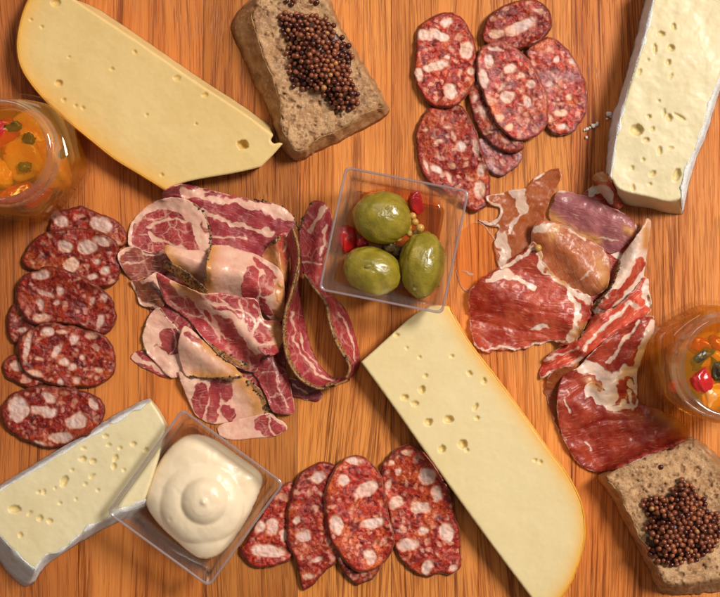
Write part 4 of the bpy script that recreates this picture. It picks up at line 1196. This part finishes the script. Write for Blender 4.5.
ribbon('cured_pork_slice', 'cured pork slice looped into a standing ring with peppered crust', 'cured pork', cp,
       [(300, 262), (293, 290), (286.5, 311), (284, 327), (285, 346), (290, 364), (301, 379), (318, 387.5), (335, 384), (347, 378), (350.5, 367), (344, 355), (335.5, 340), (329.5, 320), (326.5, 303), (314, 286), (305, 273)],
       [(303, 268), (301, 290), (303, 311), (306, 327), (311, 346), (318, 362), (326, 372), (333, 377), (342, 379), (352, 377), (360, 363), (357, 342), (352, 325), (346, 310), (335, 298), (322, 288), (309, 277)],
       [14, 15, 15, 15, 15, 14, 13, 12, 12, 12, 13, 14, 15, 15, 15, 14, 13], [2, 1, 1, 1, 1, 1, 1, 1, 1, 1, 1, 1, 1, 1, 2, 3, 3],
       strokes=[('fat', [(292, 312), (296, 345), (316, 372), (334, 380)], 2.4), ('fat', [(300, 330), (306, 352), (322, 370)], 1.8), ('fat', [(340, 312), (350, 334), (355, 360)], 2)], base=0.0, crust_w=6.5, pep=150, vein=0.6, group=CG, tint=(0.92, 0.78, 0.84), belly=-1.2)

hm = M['ham']


def ham(label, pts_, kind='ham', **k):
    return meat('ham_slice', label, 'ham', M[kind], pts_, group=HG, **k)


ham('sheer wet film of ham clinging to the wood beside the olive dish', pts_=[(457, 236), (478, 222), (495, 240), (500, 262), (487, 276), (471, 292), (461, 287), (455, 262)], base=0.0, strokes=[('fat', [(460, 270), (466, 272), (473, 275)], 1.4), ('fat', [(458, 284), (468, 290)], 1.4)], th=0.35, thin=0.985, kind='ham_brown', vein=0.05, tint=(1.1, 1.1, 1.0), wob=0.1, flow=20)
ham('sheer orange ham slice with lacy white fat edge', pts_=[(559, 168), (561, 179), (553, 196), (545, 214), (548, 232), (545, 262), (520, 276), (503, 274), (496, 260), (494, 242), (499, 228), (487, 226), (478, 219), (488, 221), (497, 218), (500, 211), (497, 206), (489, 204), (487, 196), (502, 193), (514, 190), (527, 187), (535, 177), (545, 172)], base=0.0,
    strokes=[('fat', [(480, 219), (488, 223), (496, 221), (500, 213), (498, 206), (489, 203), (488, 197), (500, 194)], 4.5), ('fat', [(514, 192), (520, 196), (522, 208)], 15), ('fat', [(521, 212), (513, 222), (508, 232)], 4), ('fat', [(500, 236), (506, 250), (508, 262)], 13), ('fat', [(535, 178), (543, 174)], 4), ('fat', [(499, 226), (496, 238)], 5), ('lean', [(497, 246), (502, 249)], 3)], th=0.5, thin=0.50, vein=0.10, flow=-60, kind='ham_brown', tint=(1.0, 0.92, 0.75), wob=0.7, curl=0.5, ragged=0.9)
ham('ham slice mostly buried under the round orange one', pts_=[(556, 232), (590, 226), (622, 236), (634, 256), (640, 284), (632, 306), (604, 322), (575, 318), (556, 300), (545, 270)], base=0.0, strokes=[('fat', [(600, 240), (622, 262), (628, 290)], 8), ('fat', [(560, 300), (590, 312)], 4)], vein=0.1, tint=(0.9, 0.8, 0.8), wob=0.6)
ham('small curled ham scrap with yellow fat tip under the soft cheese', pts_=[(582, 195), (593, 185), (592, 177), (600, 171.5), (608, 175), (612, 183), (620, 198), (623, 206), (610, 212), (595, 206)], base=0.0, strokes=[('fat', [(590, 192), (603, 189), (610, 200)], 8), ('fat', [(594, 177), (606, 176)], 7)], dry=[([(593, 177), (606, 177)], 6)], vein=0.2, tint=(0.95, 0.85, 0.8), ridges=[([(596, 176), (606, 190), (618, 206)], 4, 7, 7)], curl=0.8)
ham('purple ham slice with an orange fat edge, nearest the soft cheese corner', pts_=[(553, 203), (556, 194), (561, 190), (575, 193.5), (594, 198.5), (612, 208), (625, 213.6), (636, 223.6), (639, 230), (632, 239), (612, 254), (596, 246), (573, 240), (558, 230), (548, 216)], base=0.0, flow=22, strokes=[('fat', [(560, 226), (575, 233), (598, 241)], 4), ('fat', [(556, 192), (566, 192)], 2), ('fat', [(600, 238), (618, 240)], 1.6), ('fat', [(636, 224), (638, 231)], 2)], dry=[([(550, 216), (572, 233), (596, 241)], 6), ([(626, 229), (632, 233)], 4)], vein=0.12, kind='ham_purple', tint=(1.0, 1.0, 1.0), wob=0.8, ridges=[([(560, 200), (630, 226)], 2.4, 12, 16)])
ham('standing ham slice with peppered edge and red stripe, beside bare wood', pts_=[(647, 218.5), (651, 223), (650, 236), (646, 262), (644, 272), (642, 284), (634, 295), (612, 311), (596, 315), (593, 305), (604, 294), (614, 279), (618, 262), (629, 246), (641, 229)], base=1.0, flow=-60,
    strokes=[('lean', [(640, 262), (634, 276), (622, 290), (606, 306)], 10), ('lean', [(617, 262), (612, 272)], 8)], crust=[([(619, 264), (613, 282), (603, 296), (594, 308)], 2.6)], pep=60, dry=[([(646, 224), (646, 246)], 5)], vein=0.25, tint=(1.0, 0.98, 0.88), ridges=[([(646, 222), (632, 262), (604, 304)], 5.0, 9, 12)], wob=0.4)
ham('brown orange round ham slice with pale fat at its head', pts_=[(534, 224), (541, 220), (560, 222), (568, 227), (578.5, 235), (593.6, 242), (604, 249), (610, 261), (610, 277), (606, 289), (592, 296), (568.5, 290), (545, 276), (534, 262), (531, 244)], base=0.0, flow=60, strokes=[('fat', [(537, 228), (546, 225), (558, 226)], 10), ('fat', [(571, 231), (585, 239)], 3), ('fat', [(592, 252), (593, 266), (586, 276), (576, 281)], 1.5), ('fat', [(540, 262), (550, 276), (566, 286)], 6)], dry=[([(556, 228), (552, 236)], 6), ([(600, 262), (606, 284)], 7)], th=0.7, thin=0.10, vein=0.25, kind='ham_brown', tint=(0.95, 0.82, 0.8), wob=0.7, ridges=[([(540, 226), (575, 255), (600, 288)], 3.5, 18, 16)])
ham('red ham slice pleated into ridges with a white fold line', pts_=[(645, 276), (650, 290), (652, 306), (646, 317), (620, 332), (600, 347), (575, 364), (555, 371), (540, 379), (541, 366), (546, 357), (565, 345), (580, 338), (590, 322), (597, 314), (612, 308), (630, 295)], base=0.0, flow=-38,
    strokes=[('fat', [(636, 308), (630, 302), (620, 314), (600, 332), (584, 350)], 4.5), ('fat', [(646, 282), (648, 298), (650, 306)], 7), ('fat', [(541, 362), (556, 356), (580, 348)], 2.2), ('fat', [(540, 378), (560, 368), (582, 358)], 2.2)], crust=[([(648, 296), (651, 308)], 2)], vein=0.1, tint=(1.25, 1.3, 1.3), ridges=[([(634, 302), (604, 328), (582, 350)], 5, 6, 8), ([(600, 318), (575, 342), (548, 358)], 3, 6, 5), ([(645, 312), (600, 345), (545, 376)], 2, 5, 5)], wob=0.3, curl=0.8, ragged=1.0)
ham('broad deep red ham slice with scalloped fat, over the pale cheese side', pts_=[(468, 298), (471, 289), (485, 276), (504, 264), (522, 252), (535, 242), (542, 254), (543, 264), (556, 274), (570, 286), (590, 296), (591, 310), (588, 322), (580, 338), (568, 345), (547, 342), (522, 349), (497, 349), (485, 354), (474, 341), (470, 319)], base=0.0, flow=12,
    strokes=[('fat', [(488, 281), (502, 274), (520, 281), (534, 287)], 7), ('fat', [(505, 266), (522, 256), (536, 246)], 5), ('fat', [(540, 250), (542, 264), (556, 277), (568, 288), (572, 300)], 8), ('fat', [(572, 292), (588, 300)], 7), ('fat', [(571, 296), (577, 312), (576, 330), (568, 342)], 7), ('fat', [(474, 342), (486, 351), (498, 348), (522, 348), (548, 341), (562, 342)], 2.0), ('fat', [(533, 328), (548, 326)], 4), ('lean', [(550, 262), (546, 270)], 3)],
    dry=[([(536, 244), (550, 270), (566, 284)], 3), ([(574, 336), (582, 328)], 5)], crust=[([(587, 322), (580, 338)], 1.5)], vein=0.10, tint=(0.95, 0.95, 0.85), fold=1.3, thin=lambda x, y, d: 0.36 * smooth(560, 478, x + 0.3 * (y - 300)) + 0.25 * np.exp(-d / 4), wob=0.7, ridges=[([(490, 290), (530, 300), (570, 320)], 4.0, 22, 22)], curl=1.0, ragged=1.5)
ham('sheer orange flap of ham on the wood between the pale cheese and the dark ham', pts_=[(548, 378), (558, 368), (575, 366), (585, 385), (582, 420), (578, 450), (566, 440), (557, 428), (549, 405), (545, 390)], base=0.0, th=0.5, thin=0.48, vein=0.1, kind='ham_brown', tint=(0.8, 0.7, 0.6), wob=0.5, curl=0.9, ragged=1.2)
ham('dark red ham slice folded with a white knot of fat, against the bread', pts_=[(653, 316), (654, 330), (648, 342), (643, 356), (637, 376), (638, 395), (641, 403), (656, 408), (672, 415), (689, 430), (684, 442), (651, 455), (615, 469), (595, 471.5), (578, 463), (566, 444), (559, 425), (557, 400), (562, 378), (580, 366), (586, 358), (600, 345), (617, 332), (639, 319)], base=0.0, flow=-12,
    strokes=[('fat', [(652, 322), (649, 336), (640, 356), (634, 378), (630, 398)], 9), ('fat', [(584, 364), (596, 372), (610, 378), (630, 372)], 13), ('fat', [(590, 388), (602, 398), (614, 408), (634, 402)], 10), ('fat', [(606, 378), (612, 400)], 14), ('fat', [(640, 322), (626, 338), (608, 362)], 3.0), ('lean', [(624, 384), (632, 392), (636, 404), (624, 400), (616, 392)], 0), ('fat', [(628, 392), (632, 410)], 3), ('fat', [(564, 398), (570, 412)], 2), ('fat', [(586, 444), (590, 450)], 2.4), ('lean', [(600, 380), (596, 386)], 3)],
    dry=[([(589, 381), (600, 388)], 4), ([(660, 412), (690, 432)], 8)], crust=[([(596, 384), (604, 390)], 1.3), ([(632, 378), (634, 384)], 1.4)], vein=0.08, tint=(0.75, 0.65, 0.6), fold=1.4, thin=lambda x, y, d: 0.38 * smooth(620, 690, x) + 0.25 * np.exp(-d / 4), wob=0.8, ridges=[([(646, 330), (624, 366), (606, 392)], 5.0, 14, 14), ([(560, 400), (600, 415), (680, 430)], 3.0, 16, 20)], curl=0.5)
sd_o = bpy.data.objects.new('mustard_seed', icosphere('mustard_seed', M['garlic'], 2))
col.objects.link(sd_o)
sd_o.location = tuple(W(538, 248, float(HM[248 + PAD, 538 + PAD]) + 1.2))
sd_o.scale = (0.0018, 0.0018, 0.0017)
tag(sd_o, 'single yellow mustard seed lying on the ham', 'mustard seed')


# ------------------------------------------------------------------ clear square dishes
def rounded_square(nseg=10, r=0.16):
    out = []
    for cx, cy, a0 in ((1 - r, 1 - r, 0), (-1 + r, 1 - r, 90), (-1 + r, -1 + r, 180), (1 - r, -1 + r, 270)):
        for k in range(nseg + 1):
            a = math.radians(a0 + 90 * k / nseg)
            out.append((cx + r * math.cos(a), cy + r * math.sin(a)))
    return resample(np.array(out), n=160)


def dish(label, corners, z, tp):
    P = np.array([W(a, b, z) for a, b in corners])
    c = P.mean(0)
    ex, ey = (P[1] - P[0] + P[2] - P[3]) / 4, (P[3] - P[0] + P[2] - P[1]) / 4
    c0 = np.array([c[0], c[1], 0.0])
    root = thing('square_dish', label, 'dish', tuple(c0))

    def loop(s, zz, r):
        q = rounded_square(r=r)
        return c0 + q[:, :1] * s * ex[None] + q[:, 1:] * s * ey[None] + np.array([0, 0, zz * 0.001])

    def skin(prof, name, mat, close):
        L = [loop(*p) for p in prof]
        v = np.concatenate(L)
        m = len(L[0])
        f = []
        for r in range(len(L) - 1 + (1 if close else 0)):
            a, b = r * m, ((r + 1) % len(L)) * m
            for i in range(m):
                j = (i + 1) % m
                f.append([a + i, a + j, b + j, b + i])
        if not close:
            f.append(list(range(m))[::-1])
            f.append(list(range((len(L) - 1) * m, len(L) * m)))
        return mesh_obj(name, v, f, mat, root)
    skin([(tp - 0.05, 0.3, 0.12), (tp - 0.02, 0.5, 0.12), (tp, 1.4, 0.11), (0.985, z - 1.0, 0.09), (0.958, z - 1.0, 0.085), (tp - 0.03, 2.0, 0.10), (tp - 0.06, 1.5, 0.12)], 'dish_body', M['plastic'], False)
    skin([(0.982, z - 0.95, 0.09), (0.998, z - 0.5, 0.09), (0.992, z - 0.1, 0.09), (0.98, z, 0.088), (0.966, z - 0.1, 0.086), (0.958, z - 0.5, 0.085), (0.962, z - 0.95, 0.085)], 'dish_rim', M['rim_plastic'], True)
    return c0, ex, ey


dO, exO, eyO = dish('clear square dish holding three green olives', [(345, 166), (470, 190), (443, 315), (318, 290)], 30, 0.76)
dM, exM, eyM = dish('clear square dish filled with swirled aioli', [(180, 408), (287, 483), (207, 588), (108, 513)], 30, 0.80)


def blob(name, label, cat, px, py, z, size, rot, mat, power=1.0, lump=0.08, freq=1.6, seed=0, sub=4, dents=(), tint=None, parent=None):
    """one rounded lump: size in mm (half axes), superquadric power < 1 makes it boxy"""
    me = icosphere(name, mat, sub)
    n = len(me.vertices)
    co = np.empty(n * 3)
    me.vertices.foreach_get('co', co)
    co = co.reshape(-1, 3)
    q = np.sign(co) * np.abs(co) ** power
    q *= (1 + lump * fbm(co[:, 0] * freq + co[:, 2] * 0.7 * freq, co[:, 1] * freq - co[:, 2] * 0.9 * freq, seed, 3))[:, None]
    for dx, dy, dz, rad, dep in dents:
        dv = np.array([dx, dy, dz], float)
        dv /= np.linalg.norm(dv)
        a = np.arccos(np.clip(co @ dv, -1, 1))
        q *= (1 - dep * np.exp(-(a / rad) ** 2))[:, None]
    q = q * (np.array(size) * 0.001)
    me.vertices.foreach_set('co', q.ravel())
    me.update()
    o = bpy.data.objects.new(name, me)
    col.objects.link(o)
    o.location = tuple(W(px, py, z))
    o.rotation_euler = tuple(math.radians(a) for a in rot)
    if tint:
        o.color = (*tint, 1)
    return tag(o, label, cat)


def mm(p, z):
    return p * S * 1000 * (HC - z * 0.001) / HC


olive_specs = [('plump green olive with a stem scar on top, beside the red pepper chip', 382, 217, 29.5, 26, 25, (0, 0, -8), (0.12, 0.30, 0.95)),
               ('green olive touching the shiny red pepper piece', 372, 271, 29, 24.5, 24, (0, 0, -22), (-0.2, 0.1, 1)),
               ('green olive standing lengthwise, on the side of the ham', 422, 264, 22.5, 34, 23, (0, 0, -6), (-0.2, -0.75, 0.6))]
for k, (lb, x, y, a, b, c, ro, sc) in enumerate(olive_specs):
    z = mm(c, 14) + 2.6
    root = blob('green_olive', lb, 'olive', x, y, z, (mm(a, z), mm(b, z), mm(c, z)), ro, M['olive'], 1.0, 0.055, 1.9, 50 + k, 5, dents=[(*sc, 0.16, 0.035), (0.4, 0.2, 0.9, 0.10, 0.015), (-0.5, -0.4, 0.8, 0.12, 0.018), (0.5, -0.6, 0.6, 0.15, 0.02)])
    root['group'] = 'olives in the clear dish'
    d = np.array(sc, float)
    d /= np.linalg.norm(d)
    sz = np.array([mm(a, z), mm(b, z), mm(c, z)]) * 0.001
    me = icosphere('stem_scar', M['olive_pit'], 2)
    s_ = bpy.data.objects.new('stem_scar', me)
    col.objects.link(s_)
    s_.parent = root
    s_.location = tuple(d * sz * 0.955)
    s_.scale = (0.0019, 0.0012, 0.0008)
    s_.rotation_euler = (0, 0, 0.6)
blob('pepper_piece', 'shiny red pepper piece beside two olives at the dish wall', 'red pepper', 347, 239, 6.5, (4.0, 6.2, 3.2), (20, 25, 12), M['pepper'], 0.7, 0.12, 2.2, 61)
blob('pepper_piece', 'red pepper chip behind the topmost olive, near the seeds', 'red pepper', 416, 203, 12, (3.2, 5.4, 2.4), (30, 10, 20), M['pepper'], 0.65, 0.12, 2.2, 63)
blob('pepper_piece', 'small red pepper scrap lying in the gap between the olives', 'red pepper', 362, 243, 5.5, (3.0, 2.4, 2.0), (0, 0, 0), M['pepper'], 0.8, 0.15, 2.2, 65, 3)
for k, (x, y, z, s) in enumerate([(396, 231, 17, 2.0), (402, 229, 16.5, 2.2), (408, 227, 16, 1.9), (413, 216, 16, 1.7), (415, 222, 15.5, 1.8), (420, 228, 19, 2.1), (410, 233, 15, 2.0), (416, 233, 15, 1.8), (398, 238, 14, 1.9), (390, 234, 14, 2.2)]):
    o_ = blob('mustard_seed', 'tan mustard seed in the cluster between the three olives', 'mustard seed', x, y, z - 1.5, (s, s * 0.95, s * 0.9), (0, 0, 40 * k), M['garlic'], 1.0, 0.06, 1.5, 70 + k, 2)
    o_['group'] = 'seeds lying between the olives'
for k, (x, y, z, s) in enumerate([(389, 246, 8, 3.2), (398, 252, 7, 3.0), (392, 258, 6, 2.6)]):
    o_ = blob('black_peppercorn', 'dark peppercorn down in the gap between the three olives', 'peppercorn', x, y, z, (s, s, s), (0, 0, 30 * k), M['caper'], 1.0, 0.10, 2.5, 84 + k, 3)
    o_['group'] = 'dark bits between the olives'
pts, f, n, d = fill(spline([(357, 205), (365, 192), (400, 188), (430, 196), (443, 208), (440, 240), (434, 272), (425, 292), (400, 290), (362, 283), (350, 265), (352, 235)], 6), 2.5)
zz = 2.1 + 0.9 * np.sqrt(np.clip(d / 4, 0, 1)) + 0.05 * fbm(pts[:, 0] / 9, pts[:, 1] / 9, 5)
v, fs = shell(pts, f, zz, np.full(len(pts), 2.06))
tag(mesh_obj('brine_pool', v, fs, M['brine'], None), 'thin pool of orange brine under the olives', 'brine')

# aioli: a piped swirl, each turn a rounded layer
out = spline([(144.5, 496), (149, 480), (157, 465), (170, 447), (184, 436), (199, 434), (215, 439), (239, 455), (257, 468), (263, 477), (261, 490), (251, 513), (239, 533), (228, 548), (218, 556), (207, 559), (194, 556), (178, 543), (161, 527), (149, 511)], 8)
pts, f, n, d = fill(out, 1.3)
x, y = pts[:, 0], pts[:, 1]


def cap(dd, r):
    return np.sqrt(np.clip(1 - (1 - np.clip(dd / r, 0, 1)) ** 2, 0, 1))


th_ = np.arctan2(y - 500, x - 205)
r1 = np.hypot((x - 207) * 0.98, y - 497)
r2 = np.hypot(x - 204, (y - 500) * 1.02)
r3 = np.hypot(x - 203, y - 504)
r0 = np.hypot((x - 210), (y - 494))
z = 14.5 + 7.5 * cap(d, 22) + 0.25 * fbm(x / 30, y / 30, 7, 2)
layers = [(z, None)]
z = 13.0 + 9.4 * cap(d, 26) + 0.25 * fbm(x / 30, y / 30, 7, 2)
a2 = 43 + 3.4 * np.cos(th_ - 2.2) - r2
z2 = 18.4 + 7.6 * cap(a2, 24)
a3 = 25 + 3.0 * np.cos(th_ + 1.2) - r3
z3 = 22.6 + 8.0 * cap(a3, 19)
z4 = 30.4 + 2.6 * np.exp(-(np.hypot(x - 203.5, y - 502) / 4.6) ** 2) + 0.9 * np.exp(-(np.hypot(x - 209, y - 509) / 4.5) ** 2) - 0.7 * np.exp(-(np.hypot(x - 202, y - 511) / 4.0) ** 2)
k_ = 2.4
Z = np.stack([z, np.where(a2 > 0, z2, 0), np.where(a3 > 0, z3, 0), np.where(r3 < 12, z4 - 1.0, 0)])
zz = np.log(np.exp(k_ * (Z - 20)).sum(0)) / k_ + 20
zz += 0.22 * fbm(x / 14, y / 14, 9, 3) - 0.5 * np.exp(-(np.hypot(x - 236, y - 470) / 2.0) ** 2) - 0.4 * np.exp(-(np.hypot(x - 170, y - 520) / 1.6) ** 2)
root = thing('aioli', 'pale yellow aioli piped in a swirl with a peaked tip', 'aioli', tuple(W(205, 500, 2.2)))
q = W(x, y, zz)
c0 = np.array([dM[0], dM[1]])
nt = len(pts)
loops_v, idx = [q], nt
ring = q[:n].copy()
fs = f.tolist()
fwd = (0, 1) in set(boundary(f))
prev = np.arange(n)
for t, zl in ((0.06, 13.5), (0.12, 11.0), (0.24, 7.0), (0.34, 2.25)):
    w_ = ring.copy()
    w_[:, :2] = ring[:, :2] * (1 - t) + c0 * t
    w_[:, 2] = zl * 0.001
    loops_v.append(w_)
    cur = np.arange(idx, idx + n)
    idx += n
    for i in range(n):
        j = (i + 1) % n
        fs.append([prev[j], prev[i], cur[i], cur[j]] if fwd else [prev[i], prev[j], cur[j], cur[i]])
    prev = cur
fs.append(prev[::-1].tolist() if fwd else prev.tolist())
mesh_obj('aioli_swirl', np.concatenate(loops_v), fs, M['mayo'], root)


# ------------------------------------------------------------------ glass jars of peppers in oil
def jar(label, neck_px, hex_rot, body_r):
    c = W(neck_px[0], neck_px[1], 54)
    c0 = np.array([c[0], c[1], 0.0])
    root = thing('glass_jar', label, 'jar', tuple(c0), 'open jars of peppers in oil')
    N = 144
    th = np.linspace(0, 2 * math.pi, N, endpoint=False)
    hexr = math.cos(math.pi / 6) / np.cos(((th - math.radians(hex_rot) + math.pi / 6 + math.pi / 6) % (math.pi / 3)) - math.pi / 6)
    hexr = np.minimum(hexr, 0.965 + 0.2 * (hexr - 0.965))

    def ring(r, z, hx):
        rr = r * (hexr * hx + (1 - hx) * 1.0)
        return np.stack([c0[0] + rr * np.cos(th) * 0.001, c0[1] + rr * np.sin(th) * 0.001, np.full(N, z * 0.001)], -1)

    def lathe(name, prof, mat, ends=True):
        L = [ring(*p) for p in prof]
        v = np.concatenate(L)
        f = []
        for r in range(len(L) - 1):
            for i in range(N):
                j = (i + 1) % N
                f.append([r * N + i, r * N + j, (r + 1) * N + j, (r + 1) * N + i])
        if ends:
            f.append(list(range(N))[::-1])
            f.append(list(range((len(L) - 1) * N, len(L) * N)))
        return mesh_obj(name, v, f, mat, root)
    R, K = body_r, 22.6
    outer = [(R * 0.90, 0.4, 0.9), (R * 0.97, 1.2, 1), (R, 3.5, 1), (R, 30, 1), (R * 0.985, 34, 0.95), (R * 0.94, 37.5, 0.7), (K + 1.2, 40.5, 0.15), (K, 42, 0), (K, 43.5, 0), (K + 1.1, 44.4, 0), (K + 1.1, 45.2, 0), (K, 46, 0), (K, 47.6, 0), (K + 1.0, 48.4, 0), (K + 1.0, 49.2, 0), (K - 0.1, 50, 0), (K - 0.1, 51.5, 0), (K + 0.2, 53, 0), (K - 0.4, 54, 0), (K - 1.4, 54.3, 0)]
    inner = [(K - 2.4, 54, 0), (K - 2.8, 53, 0), (K - 2.8, 42, 0), (K - 1.8, 39.5, 0.1), (R * 0.94 - 2.6, 35.8, 0.7), (R * 0.985 - 2.4, 33, 0.95), (R - 2.4, 29, 1), (R - 2.4, 5, 1), (R - 4, 2.8, 0.95)]
    outer = [(r, z, h * 0.62) for r, z, h in outer]
    inner = [(r, z, h * 0.62) for r, z, h in inner]
    cut = 7
    lathe('glass_body', outer[:cut] + inner[3:], M['glass'])
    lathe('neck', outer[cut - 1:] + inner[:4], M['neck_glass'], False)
    g = 0.12
    lathe('oil', [(R - 4 - g, 3.0, 0.59), (R - 2.4 - g, 5.1, 0.62), (R - 2.4 - g, 28.9, 0.62), (R * 0.985 - 2.4 - g, 32.9, 0.59), (R * 0.94 - 2.6 - g, 35.6, 0.43), (K - 2.0 - g, 39.0, 0.06), (K - 2.6, 39.8, 0), (K - 3.4, 39.5, 0)], M['oil'])
    return root


jar('open glass jar of red peppers in oil beside the golden cheese', (0, 151), -5, 31.0)
jar('open glass jar of peppers in golden oil beside the folded ham', (731, 367), 32, 29.5)
PJ = [('red pepper chunk in the jar by the golden cheese, topmost', 4, 133, 39, (7, 5.5, 4), (20, 10, 30), 'pepper'),
      ('red pepper chunk lying low at the wall of the jar by the golden cheese', 16, 194, 30, (8, 4, 4), (0, 20, 25), 'pepper'),
      ('red pepper strip in the shoulder of the jar by the golden cheese', 36, 197, 24, (7, 4, 5), (0, 0, 40), 'pepper'),
      ('small red pepper bit in the jar by the golden cheese', 9, 151, 38, (3.5, 3.0, 3), (0, 10, 0), 'pepper'),
      ('orange pepper chunk floating in the jar by the golden cheese', 22, 158, 37, (8, 9, 4), (10, 0, 15), 'orange_flesh'),
      ('pale orange pepper chunk in the jar by the golden cheese, beside the rim', 3, 172, 37, (7, 6, 4), (0, 12, 70), 'orange_flesh'),
      ('orange pepper chunk sunk in the body of the jar by the golden cheese', 50, 165, 16, (8, 12, 9), (0, 0, 10), 'orange_flesh'),
      ('orange pepper slab at the bottom of the jar by the golden cheese', 22, 150, 12, (16, 14, 8), (0, 0, 30), 'orange_flesh'),
      ('red pepper chunk in the jar by the ham, beside the dark olive', 703, 381, 40, (5.5, 6, 4), (10, 20, 40), 'pepper'),
      ('red pepper strip under the neck of the jar by the ham', 701, 347, 38, (4, 6, 3), (0, 0, 60), 'pepper'),
      ('round red pepper bead in the shoulder of the jar by the ham', 675, 387, 30, (2.6, 2.6, 2.4), (0, 0, 0), 'pepper'),
      ('red pepper strip floating towards the rim of the jar by the ham', 719, 344, 39, (5, 3, 3), (0, 0, -20), 'pepper'),
      ('orange pepper chunk floating in the jar by the ham', 714, 396, 39, (7, 6, 4), (0, 8, 15), 'orange_flesh'),
      ('orange pepper chunk near the rim of the jar by the ham', 712, 360, 37, (6, 7, 4), (8, 0, 50), 'orange_flesh'),
      ('orange pepper slab at the bottom of the jar by the ham', 706, 366, 12, (16, 15, 8), (0, 0, 20), 'orange_flesh')]
for k, (lb, x, y, z, s, ro, mt) in enumerate(PJ):
    blob('pepper_piece', lb, 'red pepper' if mt == 'pepper' else 'orange pepper', x, y, z - (3.5 if z > 33 else 0), s, ro, M[mt], 0.62, 0.13, 1.8, 120 + 3 * k, 4)
for k, (lb, x, y, z, s) in enumerate([('dark olive sliver in the jar by the golden cheese, next to the red chunk', 12, 128, 41, (3.4, 2.0, 1.6)), ('dark olive chip at the neck of the jar by the golden cheese', 29, 139, 41, (2.4, 2.6, 1.4)), ('dark olive crumb low in the neck of the jar by the golden cheese', 25, 167, 41, (2.0, 2.4, 1.4)), ('herb scrap in the shoulder of the jar by the golden cheese', 64, 152, 27, (1.4, 3.2, 1)), ('dark olive piece in the jar by the ham, right beside the red chunk', 719, 371, 41, (3.6, 5, 3)), ('brown olive sliver in the jar by the ham, beside the rim', 701, 357, 41, (6, 2.4, 2)), ('dark olive chip in the jar by the ham, under the red chunk', 697, 392, 38, (3.6, 2.2, 1.6))]):
    blob('olive_piece', lb, 'olive', x, y, z - 3.4, s, (10, 0, 25 + 40 * k), M['caper'], 0.6, 0.38, 2.6, 180 + 3 * k, 3)

# ------------------------------------------------------------------ crumbs of salt on the wood
for k, (x, y, s) in enumerate([(609, 114, 1.5), (611, 116, 0.9), (597, 124, 1.0), (593, 126, 1.1), (595.5, 125, 0.8), (587, 129, 0.9), (584.5, 130, 0.6), (586.5, 137.5, 0.8), (590, 127.5, 0.6), (607, 119, 0.6)]):
    o_ = blob('salt_crumb', 'tiny white salt crumb on the wood beside the soft cheese', 'salt', x, y, s * 0.75, (s, s * 0.8, s * 0.75), (0, 0, 40 * k), M['salt'], 0.7, 0.2, 2.2, 220 + k, 2)
    o_['group'] = 'salt crumbs scattered on the wood'
